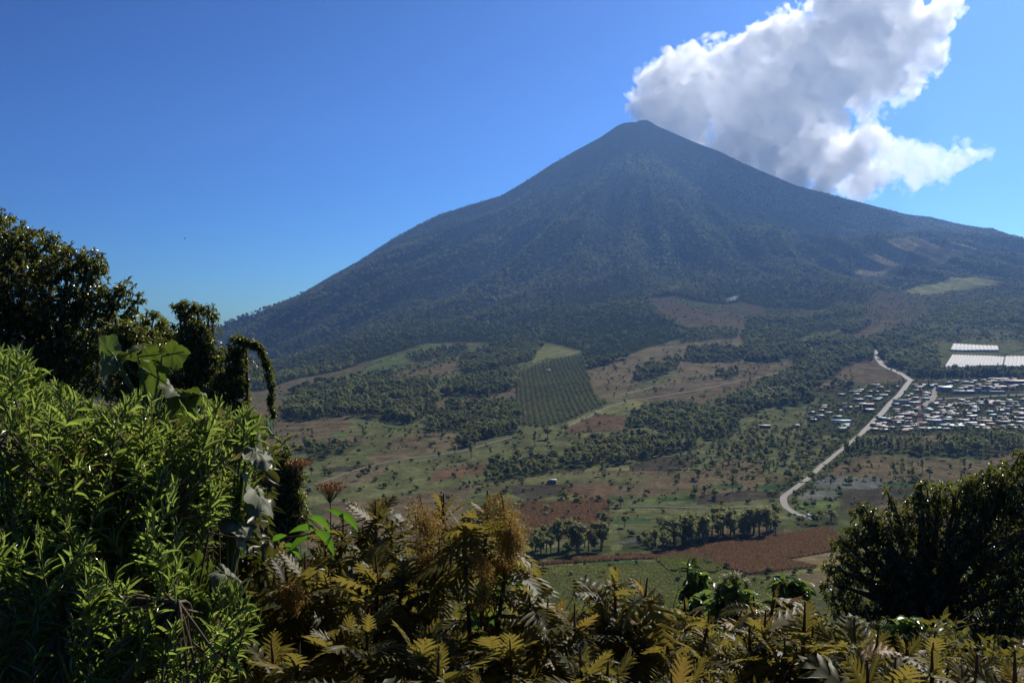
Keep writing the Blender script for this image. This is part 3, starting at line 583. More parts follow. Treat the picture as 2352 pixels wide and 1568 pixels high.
# the rest of the woods: one mass of instanced crowns
def mass(name, X, Y, Z, H, W, kinds, mats, label, nvar=4):
    """one object: points with geometry-node copies of low trees"""
    pts = make_mesh(name, np.stack([X, Y, Z], 1), np.zeros((0, 3), int), None) if False else bpy.data.meshes.new(name)
    pts.vertices.add(len(X)); pts.vertices.foreach_set('co', np.stack([X, Y, Z], 1).astype(np.float32).ravel())
    for nm, arr, ty in (('hs', H, 'FLOAT'), ('ws', W, 'FLOAT'), ('rz', rng.uniform(0, 6.28, len(X)), 'FLOAT'), ('ki', kinds, 'INT')):
        at = pts.attributes.new(nm, ty, 'POINT'); at.data.foreach_set('value', np.asarray(arr, np.int32 if ty == 'INT' else np.float32))
    o = add(name, pts); tag(o, label, name.replace('_', ' '), kind='stuff')
    ng = bpy.data.node_groups.new(name+'_scatter', 'GeometryNodeTree')
    ng.interface.new_socket('Geometry', in_out='INPUT', socket_type='NodeSocketGeometry'); ng.interface.new_socket('Geometry', in_out='OUTPUT', socket_type='NodeSocketGeometry')
    N = ng.nodes; Lk = ng.links.new; gi = N.new('NodeGroupInput'); go = N.new('NodeGroupOutput'); join = N.new('GeometryNodeJoinGeometry')
    def attr(nm, ty='FLOAT'):
        a_ = N.new('GeometryNodeInputNamedAttribute'); a_.data_type = ty; a_.inputs[0].default_value = nm; return a_.outputs[0]
    for i, me in enumerate(mats):
        cmpn = N.new('FunctionNodeCompare'); cmpn.data_type = 'INT'; cmpn.operation = 'EQUAL'
        ins = [s for s in cmpn.inputs if s.enabled and s.type == 'INT'] or [cmpn.inputs[2], cmpn.inputs[3]]
        Lk(attr('ki', 'INT'), ins[0]); ins[1].default_value = i
        sep = N.new('GeometryNodeSeparateGeometry'); sep.domain = 'POINT'; Lk(gi.outputs[0], sep.inputs[0]); Lk(cmpn.outputs[0], sep.inputs[1])
        iop = N.new('GeometryNodeInstanceOnPoints'); Lk(sep.outputs[0], iop.inputs['Points'])
        src = N.new('GeometryNodeObjectInfo'); src.inputs['Object'].default_value = me; Lk(src.outputs['Geometry'], iop.inputs['Instance'])
        cs = N.new('ShaderNodeCombineXYZ'); Lk(attr('ws'), cs.inputs[0]); Lk(attr('ws'), cs.inputs[1]); Lk(attr('hs'), cs.inputs[2]); Lk(cs.outputs[0], iop.inputs['Scale'])
        cr = N.new('ShaderNodeCombineXYZ'); Lk(attr('rz'), cr.inputs[2]); Lk(cr.outputs[0], iop.inputs['Rotation'])
        Lk(iop.outputs[0], join.inputs[0])
    Lk(join.outputs[0], go.inputs[0])
    md = o.modifiers.new('scatter', 'NODES'); md.node_group = ng; return o
# low-detail shapes stand as real trees on the slope and serve as the pattern of the mass
low = []
SPOT = [(1500, 5200), (1320, 5000), (1150, 4800), (1000, 4700), (1700, 4600), (2133, 1420), (1810, 900)]
for i, k in enumerate('rrrrtcb'):
    cg, tg = proto_tree(k, False, 300+i); g = Geo()
    g.V = cg.V; g.F3 = cg.F3; g.F4 = cg.F4; g.T = cg.T; g.n = cg.n
    u, Y = SPOT[i]; h = 1.0
    o = g.build(KN[k], m_far if k in 'rtb' else m_con); low.append(o)
    if True:
        V_, F_ = tube([(0, 0, -.1), (0, 0, .5)], [.03, .02], 4)
    o.location = ((u-U0)/F*Y, Y, float(ground(u, Y))); o.scale = (10, 10, 11)
    tag(o, ['spreading forest tree high on the centre of the volcano', 'domed forest tree on the volcano flank left of centre', 'leafy forest tree on the lower left flank', 'forest tree beside the left spur of the volcano',
            'narrow forest tree on the right flank in cloud shade', 'pointed conifer in the row above the village', 'scrubby bush beside the road below the village'][i], 'bush' if k == 'b' else 'tree')
kid = {'r': (0, 1, 2, 3), 't': (4,), 'c': (5,), 'b': (6,)}
X, Y, Z, H, W, K = [], [], [], [], [], []
for (u, y, h, k, gi) in rest:
    X.append((u-U0)/F*y); Y.append(y); Z.append(float(0)); H.append(h); W.append(h*(rng.uniform(1.0, 1.6) if k in 'rt' else (rng.uniform(.7, 1.05) if k == 'b' else 1))); K.append(kid[k][rng.integers(len(kid[k]))])
X = np.array(X); Y = np.array(Y); Z = gz(X, Y)-.2
mass('grove_trees', X, Y, Z, H, W, K, low, 'grey-green groves and hedgerow trees spread over the valley fields')
sp = 17.5
nx, ny = int(7600/sp), int(5200/sp)
gx, gy = np.meshgrid(np.arange(nx), np.arange(ny)); X = -3600+(gx.ravel()+rng.uniform(0, 1, nx*ny))*sp; Y = 1400+(gy.ravel()+rng.uniform(0, 1, nx*ny))*sp
u = X/Y*F+U0; ok = (u > 380) & (u < 2450) & (Y < YS+60); X, Y, u = X[ok], Y[ok], u[ok]
v = V0-F*base_z(u, Y)/Y
ok = (inpoly(u, v, DENSE) | (v < 610)) & ~inpoly(u, v, STRIP1); X, Y, u, v = X[ok], Y[ok], u[ok], v[ok]
vs_ = np.interp(u, SIL[:, 0], SIL[:, 1])
bald = np.clip(1-np.hypot((u-1470)/170, (v-vs_)/110), 0, 1)      # the summit is nearly bare
keep = rng.random(len(X)) > bald*1.6
dn = fbm(X/260, Y/380, 4, 77); keep &= rng.random(len(X)) < .82+dn*.8
X, Y, u, v, dn, bald = X[keep], Y[keep], u[keep], v[keep], dn[keep], bald[keep]
H = (16+7*dn+rng.normal(0, 3.2, len(X)))*(1-.6*np.clip((4200-Y)/3000, 0, .6))*(1-.75*bald); H = np.clip(H, 3, 28)
H = np.where(rng.random(len(X)) < .02, H*1.3, H)*np.where(Y > 6050, .5, 1.0)
mass('forest', X, Y, gz(X, Y)-1.0, H, H*rng.uniform(1.1, 1.75, len(X)), rng.integers(0, 5, len(X)) % 5, low, 'dense forest canopy clothing the slopes of the volcano')
print('trees: individual', len(near_all), 'grove', len(rest), 'forest', len(X))
# orchard in straight rows
A = np.array(PLANT, float); dA = depth_at(A[:, 0], A[:, 1]); W2 = np.stack([(A[:, 0]-U0)/F*dA, dA], 1)
ax = np.arange(W2[:, 0].min(), W2[:, 0].max(), 7.0); ay = np.arange(W2[:, 1].min(), W2[:, 1].max(), 4.6); gx, gy = np.meshgrid(ax, ay)
gx = (gx+(gy-gy.min())*.0).ravel()+rng.normal(0, .35, gx.size); gy = gy.ravel()+rng.normal(0, .5, gx.size)
ok = inpoly(gx, gy, W2) & (rng.random(gx.size) > .05); gx, gy = gx[ok], gy[ok]
hh = rng.uniform(2.6, 3.8, len(gx)); mass('orchard', gx, gy, gz(gx, gy), hh*1.3, hh*.95, np.full(len(gx), 6), low, 'square orchard of clipped dark trees in straight rows below the volcano')
A = np.array([(1755, 710), (1800, 706), (1860, 716), (1850, 735), (1760, 730)], float); dA = depth_at(A[:, 0], A[:, 1]); W2 = np.stack([(A[:, 0]-U0)/F*dA, dA], 1)
gx, gy = np.meshgrid(np.arange(W2[:, 0].min(), W2[:, 0].max(), 11), np.arange(W2[:, 1].min(), W2[:, 1].max(), 16)); gx, gy = gx.ravel(), gy.ravel()
ok = inpoly(gx, gy, W2); gx, gy = gx[ok], gy[ok]; hh = rng.uniform(4, 6, len(gx)); mass('young_orchard', gx, gy, gz(gx, gy), hh, hh, np.full(len(gx), 6), low, 'small young orchard in wavy rows high beside the smoke')

# ================================================================== VILLAGE
def metal(name, col, rough=.42, mt=.55):
    m, nt, out = nmat(name)
    tc = nt.nodes.new('ShaderNodeTexCoord'); w = nt.nodes.new('ShaderNodeTexWave'); w.inputs['Scale'].default_value = 4; w.bands_direction = 'X'
    nt.links.new(tc.outputs['Object'], w.inputs[0]); n = noise(nt, .5, 5, .7)
    r = ramp(nt, [tuple(c*.55 for c in col), col], [.3, .6]); nt.links.new(n.outputs[0], r.inputs[0])
    p = nt.nodes.new('ShaderNodeBsdfPrincipled'); nt.links.new(r.outputs[0], p.inputs[0]); p.inputs['Roughness'].default_value = rough; p.inputs['Metallic'].default_value = mt
    b = nt.nodes.new('ShaderNodeBump'); b.inputs['Distance'].default_value = .05; nt.links.new(w.outputs[0], b.inputs['Height']); nt.links.new(b.outputs[0], p.inputs['Normal'])
    nt.links.new(p.outputs[0], out.inputs[0]); return m
m_tin = metal('tin_roof', (.30, .31, .31), .6, .2); m_rust = metal('rusty_roof', (.30, .2, .15), .6, .2); m_grey = metal('grey_roof', (.24, .25, .26), .5, .3)
m_white = metal('white_roof', (.35, .35, .33), .5, 0.0); m_blue = metal('blue_roof', (.10, .36, .62), .5, .1); m_teal = metal('teal_roof', (.25, .48, .45), .5, .1); m_tan = metal('clay_roof', (.5, .31, .22), .7, 0)
w_grey = plain('block_wall', (.10, .10, .10), .9, .2, 1); w_white = plain('white_wall', (.38, .37, .35), .9, .15, 1); w_blue = plain('blue_wall', (.10, .16, .30), .9, .2, 1); w_pink = plain('ochre_wall', (.25, .17, .11), .9, .2, 1)
m_hole = plain('dark_opening', (.015, .015, .018), .4, .1)
def rect_front(g, x0, x1, z0, z1, y): g.put(*box(x0, x1, y-.04, y, z0, z1))
def house(x, y, z, L, D, Hh, roofm, wallm, style, label, rz=0., group=None, name='house', storeys=1):
    o = empty(name, (x, y, z), rz); tag(o, label, 'house' if name == 'house' else name.replace('_', ' '), group)
    g = Geo(); g.put(*box(-L/2, L/2, -D/2, D/2, -1.5, Hh)); g.build('wall', wallm, o)
    g = Geo(); e = .45; t = .12
    if style == 'shed':                                      # single pitch falling to the front
        V, Fq = box(-L/2-e, L/2+e, -D/2-e, D/2+e, Hh+.01, Hh+t); V[:, 2] += (V[:, 1]+D/2+e)*.07; g.put(V, Fq)
        V, Fq = box(-L/2+.1, L/2-.1, D/2-.2, D/2-.02, Hh, Hh+D*.07); g2 = Geo().put(V, Fq)
    elif style == 'gable':
        for s in (-1, 1):
            V, Fq = box(-L/2-e, L/2+e, 0, s*(D/2+e), Hh+.01, Hh+t)
            V[:, 2] += (D/2+e-np.abs(V[:, 1]))*.2; g.put(V, Fq if s > 0 else Fq[:, ::-1])
        Vg = np.array([[x_, y_, Hh+(D/2-abs(y_))*.2] for x_ in (-L/2+.02, L/2-.02) for y_ in (-D/2, 0, D/2)]); g2 = Geo().put(Vg, [[0, 1, 2], [3, 5, 4]])
    else:                                                    # flat slab with parapet
        g.put(*box(-L/2-.15, L/2+.15, -D/2-.15, D/2+.15, Hh+.01, Hh+.25)); g.put(*box(-L/2, L/2, D/2-.25, D/2, Hh+.25, Hh+.8)); g2 = None
    g.build('roof', roofm, o)
    if g2: g2.build('gable_wall', wallm, o)
    for f in range(storeys):
        n = max(2, int(L/3.2)); dx = L/n
        for i in range(n):
            xc = -L/2+dx*(i+.5); b = f*2.9
            if i == n//2 and f == 0: g = Geo(); rect_front(g, xc-.5, xc+.5, 0, 2.1, -D/2-.003); g.build('door', m_hole, o)
            else: g = Geo(); rect_front(g, xc-.6, xc+.6, b+1.0, b+2.1, -D/2-.003); g.build('window', m_hole, o)
    return o
def at(u, v): q = G(u, v)[0]; return q
BIG = [ # u0,u1,v, depth, height, roof, wall, style, label, name, storeys
 (1915, 1955, 972, 8, 3.2, m_blue, w_blue, 'shed', 'long building with bright blue roof beside the bare dirt lot', 'house', 1),
 (2055, 2087, 930, 8, 5.6, m_white, w_white, 'flat', 'two-storey white house on the right edge of the village road', 'house', 2),
 (2088, 2118, 930, 7, 3.0, m_white, w_white, 'shed', 'long low white house joined to the two-storey white one', 'house', 1),
 (2160, 2188, 897, 16, 5.2, m_grey, w_blue, 'gable', 'dark blue hall standing alone on the open yard', 'hall', 1),
 (1975, 2008, 936, 9, 4.2, m_tan, w_grey, 'gable', 'long house with clay-coloured gable roof left of the road', 'house', 1),
 (1986, 2010, 947, 9, 3.6, m_tin, w_grey, 'shed', 'grey block house under the clay-roofed one', 'house', 1),
 (2135, 2165, 976, 7, 4.4, m_tin, w_white, 'shed', 'long white-walled house with rusty eaves beside the mast', 'house', 1),
 (2163, 2191, 975, 8, 4.8, m_white, w_white, 'flat', 'white house with dark gateway right of the mast', 'house', 1),
 (2172, 2220, 988, 14, 3.8, m_white, w_grey, 'shed', 'low warehouse with pale sloping roof at the lower edge of the village', 'warehouse', 1),
 (2108, 2130, 992, 8, 4.0, m_grey, w_grey, 'flat', 'grey block hut at the foot of the mast', 'house', 1),
 (2255, 2315, 893, 8, 3.6, m_tin, w_grey, 'shed', 'very long grey-walled building at the upper right of the village', 'house', 1),
 (2196, 2240, 903, 9, 3.4, m_white, w_blue, 'shed', 'building with white roof and teal wall above the level street', 'house', 1),
 (2239, 2256, 900, 8, 5.6, m_tin, w_white, 'flat', 'white two-storey house with dark windows above the level street', 'house', 2),
 (2256, 2310, 902, 7, 3.0, m_grey, w_white, 'flat', 'long pale wall-like building running right from the white two-storey house', 'house', 1),
 (2316, 2370, 884, 16, 6.0, m_rust, w_grey, 'shed', 'large hall with brownish roof at the right edge', 'hall', 1),
 (2275, 2320, 874, 9, 3.2, m_tin, w_grey, 'shed', 'bright long roof at the upper right corner of the village', 'house', 1),
 (2298, 2325, 980, 9, 4.2, m_tin, w_grey, 'flat', 'grey house with pale slab roof at the lower right', 'house', 1),
 (1924, 1946, 992, 8, 3.6, m_grey, w_grey, 'flat', 'bluish grey block house below the dirt lot left of the road', 'house', 1),
 (1738, 1770, 981, 4, 2.6, m_white, w_grey, 'shed', 'isolated long white shed in the trees left of the village', 'shed', 1),
 (1822, 1836, 981, 5, 2.8, m_rust, w_grey, 'gable', 'small brown-roofed hut left of the blue building', 'house', 1),
 (1262, 1277, 1113, 6, 2.6, m_white, w_white, 'gable', 'tiny white hut in the dark field at the valley middle', 'hut', 1),
 (1254, 1264, 855, 6, 2.6, m_white, w_white, 'gable', 'tiny white shed inside the square orchard', 'shed', 1),
]
taken = []
for (u0, u1, v, D, Hh, rm, wm, st, lab, nm, ns) in BIG:
    q = at((u0+u1)/2, v); L = (u1-u0)/F*q[1]; house(q[0], q[1]+D/2, q[2]+.3, L, D, Hh, rm, wm, st, lab, rng.normal(0, .02), None, nm, ns); taken.append((q[0], q[1]+D/2, L/2+3))
VL = [[(1850, 955), (1885, 925), (1930, 905), (1990, 880), (2072, 877), (2064, 900), (2010, 952), (1972, 988), (1900, 992), (1860, 975)],
      [(2105, 882), (2160, 878), (2352, 870), (2400, 872), (2400, 992), (1995, 994), (2015, 972), (2060, 930)]]
rc = [('bright tin', m_tin), ('rusty', m_rust), ('grey sheet', m_grey), ('white', m_white), ('grey sheet', m_grey), ('rusty', m_rust), ('clay-coloured', m_tan), ('teal', m_teal)]
wc = [('grey block', w_grey), ('grey block', w_grey), ('white', w_white), ('ochre', w_pink)]
cnt = 0; tries = 0
while cnt < 240 and tries < 60000:
    tries += 1; s = 0 if rng.random() < .28 else 1; poly = VL[s]
    u = rng.uniform(1850, 2380); v = rng.uniform(870, 993)
    if not inpoly(np.array([u]), np.array([v]), poly)[0] or near_road(np.array([u]), np.array([v]), 11)[0]: continue
    if inpoly(np.array([u]), np.array([v]), [(2150, 898), (2352, 893), (2352, 920), (2140, 922)])[0]: continue
    if inpoly(np.array([u]), np.array([v]), [(1840, 965), (1910, 975), (1900, 992), (1840, 990)])[0]: continue
    if s == 0 and rng.random() < .35: continue
    q = at(u, v); L = rng.choice([6, 7, 9, 12, 16], p=[.25, .3, .25, .15, .05]); D = rng.uniform(4.2, 6.2)
    if any(abs(q[0]-a) < b+L/2-1.5 and abs(q[1]-y_) < 7.6 for a, y_, b in taken): continue
    taken.append((q[0], q[1], L/2+1.0)); cnt += 1
    (rn, rm), (wn_, wm) = rc[rng.integers(8)], wc[rng.integers(4)]; st = rng.choice(['shed', 'gable', 'shed', 'flat'], p=[.45, .2, .25, .1])
    side = 'left of village road' if s == 0 else ('beside side street' if u < 2150 else 'right-hand quarter')
    band = 'upper rows' if v < 900 else ('middle rows' if v < 945 else 'lower rows')
    lab = '%s walls, %s %s roof, %s, %s' % (wn_, rn, {'shed': 'lean-to', 'gable': 'ridged', 'flat': 'flat'}[st], side, band)
    house(q[0], q[1], q[2]+.3, L, D, rng.uniform(2.3, 2.9), rm, wm, st, lab, rng.normal(0, .05), 'small houses crowded in the valley village')
print('houses', cnt)
# greenhouses: rows of plastic tunnels following the slope
m_plastic = plain('greenhouse_plastic', (.33, .325, .305), .7, .14, .08, 0, .2); m_post = plain('grey_post', (.3, .3, .3), .8)
def greenhouse(c4, nt_, label):
    """c4: near-left, near-right, far-right, far-left pixels of the roof"""
    q = G([c[0] for c in c4], [c[1] for c in c4]); o = empty('greenhouse', q[:4].mean(0)); tag(o, label, 'greenhouse', 'greenhouses above the village'); c0 = q.mean(0)
    g = Geo(); w = Geo(); n = 14
    ss = np.linspace(0, 1, nt_*6+1); tt = np.linspace(0, 1, n)
    S, T = np.meshgrid(ss, tt, indexing='ij')
    base = (q[0]*(1-S)[..., None]+q[1]*S[..., None])*(1-T)[..., None]+(q[3]*(1-S)[..., None]+q[2]*S[..., None])*T[..., None]
    g_ = gz(base[..., 0], base[..., 1]); arch = np.abs(np.sin(np.pi*S*nt_))**.7
    base[..., 2] = g_+3.0+arch*.9
    a, b = S.shape; ii = np.arange(a*b).reshape(a, b); Fq = np.stack([ii[:-1, :-1], ii[1:, :-1], ii[1:, 1:], ii[:-1, 1:]], -1).reshape(-1, 4)
    g.put(base.reshape(-1, 3), Fq); g.build('roof', m_plastic, o, c0)
    for k_, sl_ in (('front_wall', np.s_[:, 0]), ('rear_wall', np.s_[:, -1]), ('side_wall', np.s_[0, :]), ('side_wall', np.s_[-1, :])):
        top = base[sl_]; bot = top.copy(); bot[:, 2] = gz(bot[:, 0], bot[:, 1])-.5; V = np.stack([top, bot], 1).reshape(-1, 3); i = np.arange(len(top)-1)*2
        w = Geo(); w.put(V, np.stack([i, i+1, i+3, i+2], 1)); w.build(k_, m_plastic, o, c0)
    for j in range(nt_+1):
        p0 = base[min(j*6, a-1), 0]; g3 = Geo(); g3.put(*box(p0[0]-.15, p0[0]+.15, p0[1]-.4, p0[1]-.1, gz(p0[0], p0[1])-.3, p0[2])); g3.build('post', m_post, o, c0)
greenhouse([(2183, 806), (2294, 808), (2291, 798), (2189, 794)], 12, 'upper and smallest white greenhouse on the slope above the village')
greenhouse([(2167, 846), (2302, 840), (2307, 821), (2186, 817)], 17, 'wide white plastic greenhouse with curved tunnel roofs above the pine row')
greenhouse([(2304, 842), (2460, 846), (2460, 822), (2309, 820)], 17, 'white greenhouse cut off by the right edge of the view')
# lattice mast
m_red = plain('mast_red', (.55, .07, .04), .6, .1); m_wht = plain('mast_white', (.7, .7, .68), .6, .1)
q = at(2113, 984); HM = 44.0; o = empty('radio_mast', q); tag(o, 'tall red and white lattice mast rising from the village', 'mast')
nb = 8
for s in range(nb):
    g = Geo(); z0, z1 = HM*s/nb, HM*(s+1)/nb; wz = lambda z: 1.9*(1-z/HM)+.35
    zs = np.linspace(z0, z1, 3)
    for sx, sy in ((1, 1), (1, -1), (-1, -1), (-1, 1)): g.put(*tube([(sx*wz(z), sy*wz(z), z) for z in zs], .16, 4))
    for za, zb in zip(zs[:-1], zs[1:]):
        cs = [(1, 1), (1, -1), (-1, -1), (-1, 1)]
        for i in range(4):
            A_, B_ = cs[i], cs[(i+1) % 4]
            g.put(*tube([(A_[0]*wz(za), A_[1]*wz(za), za), (B_[0]*wz(zb), B_[1]*wz(zb), zb)], .08, 3)); g.put(*tube([(B_[0]*wz(za), B_[1]*wz(za), za), (A_[0]*wz(zb), A_[1]*wz(zb), zb)], .08, 3))
            g.put(*tube([(A_[0]*wz(zb), A_[1]*wz(zb), zb), (B_[0]*wz(zb), B_[1]*wz(zb), zb)], .08, 3))
    g.build('lattice_section', m_red if s % 2 == 0 or s == nb-1 else m_wht, o)
g = Geo()
for a in (0, 2.1, 4.2): g.put(*tube([(math.cos(a)*1.0, math.sin(a)*1.0, HM-4), (math.cos(a)*1.0, math.sin(a)*1.0, HM-1)], .3, 6))
g.build('antenna', m_red, o)
# vehicles on the roads
m_car = plain('car_paint', (.65, .66, .68), .3, .03, 1, 0, .6); m_glass = plain('car_glass', (.03, .04, .05), .1, .05); m_tyre = plain('tyre', (.02, .02, .02), .9)
def car(u, v, label, L=4.6, Hh=1.5, dark=False):
    q = at(u, v); a = math.pi/2-.7; o = empty('car', (q[0], q[1], q[2]+.4), a); tag(o, label, 'car')
    g = Geo(); V, Fq = box(-L/2, L/2, -.9, .9, .35, .95); g.put(V, Fq); V, Fq = box(-L*.3, L*.33, -.8, .8, .95, Hh); V[4:, 0] *= .75; V[4:, 1] *= .85; g.put(V, Fq); g.build('body', m_car, o)
    g = Geo(); V, Fq = box(-L*.28, L*.31, -.83, .83, 1.0, Hh-.08); V[4:, 0] *= .8; V[4:, 1] *= .88; g.put(V, Fq); g.build('window_band', m_glass, o)
    for x in (-L*.32, L*.32):
        for y in (-.82, .82): g = Geo(); g.put(*tube([(x, y-.1, .33), (x, y+.1, .33)], .33, 10)); g.build('wheel', m_tyre, o)
car(1857, 1187, 'small white car on the lower road beyond the bend'); car(2011, 818, 'pale car at the top of the upper road'); car(2047, 849, 'pale truck-sized car at the dark trees on the upper road', 6.5, 2.4); car(2134, 936-4, 'pale car parked at the foot of the dusty side street')
# loose stones of the ditch
m_stone = plain('pale_stone', (.16, .15, .13), .9, .3, .5); g = Geo(); V0_, F0_ = ICO1
for _ in range(420):
    t = rng.random(); q = at(1425+t*50+rng.normal(0, 3), 1247-t*10+rng.normal(0, 1.6)); g.put(V0_*rng.uniform(.15, .5)*rng.uniform(.6, 1.2, (1, 3))+q, F0_)
tag(g.build('rubble', m_stone), 'pale stony ditch bed between the dark groves', 'rubble', kind='stuff')
# dry maize standing in the near fields
m_maize = leaf_mat('dry_maize', [(.13, .065, .038), (.20, .115, .066), (.38, .28, .19)], .7, .2, (.3, .18, .08), .3)
def crop(name, poly, n, h, mt, label, tint=None, w=.12):
    A = np.array(poly, float); d = depth_at(A[:, 0], A[:, 1]); W2 = np.stack([(A[:, 0]-U0)/F*d, d], 1); lo, hi = W2.min(0), W2.max(0)
    x = rng.uniform(lo[0], hi[0], n*3); y = rng.uniform(lo[1], hi[1], n*3); ok = inpoly(x, y, W2); x, y = x[ok][:n], y[ok][:n]; z = gz(x, y); n = len(x)
    hh = h*rng.uniform(.6, 1.25, n); a = rng.uniform(0, 3.14, n); dx, dy = np.cos(a)*w, np.sin(a)*w; lx, ly = rng.normal(0, h*.2, (2, n))
    V = np.stack([np.stack([x-dx, y-dy, z], 1), np.stack([x+dx, y+dy, z], 1), np.stack([x+lx, y+ly, z+hh], 1), np.stack([x+lx+dx*3, y+ly+dy*3, z+hh*.7], 1)], 1).reshape(-1, 3)
    i = np.arange(n)[:, None]*4; Fc = np.concatenate([i+[[0, 1, 2]], i+[[1, 3, 2]]])
    g = Geo(); g.put(V, Fc, np.repeat(rng.random(n)**(1.6 if tint is None else tint), 4)); tag(g.build(name, mt), label, name.replace('_', ' '), kind='stuff')
crop('maize_stubble', FIELDS[47][1] if False else [(1200, 1298), (1320, 1280), (1500, 1272), (1640, 1250), (1800, 1228), (1910, 1210), (1940, 1262), (1800, 1285), (1880, 1300), (1720, 1318), (1650, 1300), (1560, 1280), (1440, 1284), (1300, 1292)], 60000, 1.3, m_maize, 'dry reddish maize standing behind the light green meadow')
crop('dry_stalks', [(1190, 1155), (1400, 1150), (1400, 1215), (1250, 1245), (1190, 1240)], 30000, 1.0, m_maize, 'dry maize stubble above the near grove')
m_weed = leaf_mat('meadow_weeds', [(.08, .10, .03), (.135, .145, .045), (.21, .20, .07)], .7, .2, (.22, .25, .06), .36)
crop('meadow_grass', [(1150, 1305), (1300, 1296), (1520, 1290), (1720, 1322), (1860, 1345), (1860, 1430), (1150, 1432)], 26000, .45, m_weed, 'light green weeds and grass of the near meadow', 1.0, .2)
crop('bean_plants', [(1510, 1285), (1580, 1272), (1620, 1280), (1670, 1300), (1640, 1315), (1540, 1310)], 16000, 1.1, m_weed, 'yellow-green leafy crop between the maize and the meadow', .7, .35)

# ================================================================== PLANTS ON THE NEAR HILLSIDE
def tmpl(xs, ws, fold=.12, teeth=0):
    V, Fc = [], []
    for x, w in zip(xs, ws): V += [(x, -w/2, fold*w), (x, 0, 0), (x, w/2, fold*w)]
    for i in range(len(xs)-1):
        a = i*3; Fc += [(a, a+3, a+4), (a, a+4, a+1), (a+1, a+4, a+5), (a+1, a+5, a+2)]
    return np.array(V, float), np.array(Fc)
LANCE = tmpl([0, .12, .35, .65, .88, 1], [.25, .75, 1, .85, .42, .02])
OVAL = tmpl([0, .22, .6, 1], [.1, .9, .85, .02]); OVALB = tmpl([0, .12, .32, .6, .85, 1], [.1, .75, 1, .8, .35, .02], .18)
def lobed(n=8, L0=.34, seed=0):
    r = np.random.default_rng(seed); V = []; Fc = []
    def v(*p): V.append(p); return len(V)-1
    mid = [v(x, 0, 0) for x in np.linspace(0, .96, n+1)]
    for s in (-1, 1):
        prev = v(.02, s*.012, .004)
        for i in range(n):
            t = i/(n-1); x0 = .06+.86*i/n; x1 = x0+.86/n*.86; L = L0*(math.sin(math.pi*(.13+.74*t))**.8)*r.uniform(.85, 1.12); a = R(62-22*t)+r.normal(0, .06)
            wb = .028+.016*math.sin(math.pi*t); b0 = v(x0, s*wb, .012); b1 = v(x1, s*wb*.95, .012)
            ca, sa = math.cos(a), math.sin(a); hw = .86/n*.30; cx, cy_ = (x0+x1)/2, wb
            dz = r.uniform(-.05, .02)
            m0 = v(cx+ca*L*.5-hw*sa*1.0, s*(cy_+sa*L*.5+hw*ca), dz*.4+.02); m1 = v(cx+ca*L*.5+hw*sa, s*(cy_+sa*L*.5-hw*ca), dz*.4+.02); mc = v(cx+ca*L*.5, s*(cy_+sa*L*.5), dz*.4-.012)
            q0 = v(cx+ca*L*.8-hw*sa*.6, s*(cy_+sa*L*.8+hw*ca*.6), dz); q1 = v(cx+ca*L*.8+hw*sa*.6, s*(cy_+sa*L*.8-hw*ca*.6), dz)
            tp = v(cx+ca*L*1.05, s*(cy_+sa*L*1.05), dz*1.8)
            f = [(mid[i], mid[i+1], b1), (mid[i], b1, b0), (prev, mid[i], b0), (b0, b1, mc), (b0, mc, m0), (b1, m1, mc), (m0, mc, q0), (mc, q1, q0), (mc, m1, q1), (q0, q1, tp)]
            Fc += f if s > 0 else [x[::-1] for x in f]
            prev = b1
        t_ = v(1.04, 0, 0); e = v(.93, s*.05, 0); f = [(mid[-1], e, t_), (mid[-1], prev, e)]; Fc += f if s > 0 else [x[::-1] for x in f]
    return np.array(V, float), np.array(Fc)
LOB = [lobed(7, .36, 1), lobed(8, .32, 2), lobed(6, .40, 3), lobed(9, .27, 4), lobed(5, .34, 5), lobed(7, .42, 6)]
def leaves(g, T, pos, d, up, ln, wd, bend, tint):
    """many copies of one leaf shape: pos, d, up (n,3); ln length, wd width/length, bend droop"""
    V, Fc = T; n = len(pos); ln = np.broadcast_to(ln, (n,)); wd = np.broadcast_to(wd, (n,)); bend = np.broadcast_to(bend, (n,)); tint = np.broadcast_to(tint, (n,))
    x = unit(d); z = unit(up-(up*x).sum(1, keepdims=True)*x+1e-6); y = np.cross(z, x)
    lx = V[None, :, 0]; k = bend[:, None]; ang = k*lx
    kx = np.where(np.abs(k) < 1e-3, lx, np.sin(ang)/np.where(np.abs(k) < 1e-3, 1, k)); kz = np.where(np.abs(k) < 1e-3, 0, -(1-np.cos(ang))/np.where(np.abs(k) < 1e-3, 1, k))
    lz = V[None, :, 2]; nx_, nz_ = np.sin(ang), np.cos(ang)
    cx = (kx+lz*nx_)*ln[:, None]; cz = (kz+lz*nz_)*ln[:, None]; cyy = V[None, :, 1]*(wd*ln)[:, None]
    W = pos[:, None]+cx[..., None]*x[:, None]+cyy[..., None]*y[:, None]+cz[..., None]*z[:, None]
    Fa = (Fc[None]+(np.arange(n)*len(V))[:, None, None]).reshape(-1, 3)
    g.put(W.reshape(-1, 3), Fa, np.repeat(tint, len(V)))
def rdir(n, r=rng): return unit(r.normal(size=(n, 3)))
def gpt(x, y): return np.array([x, y, float(gz(np.array(float(x)), np.array(float(y))))])

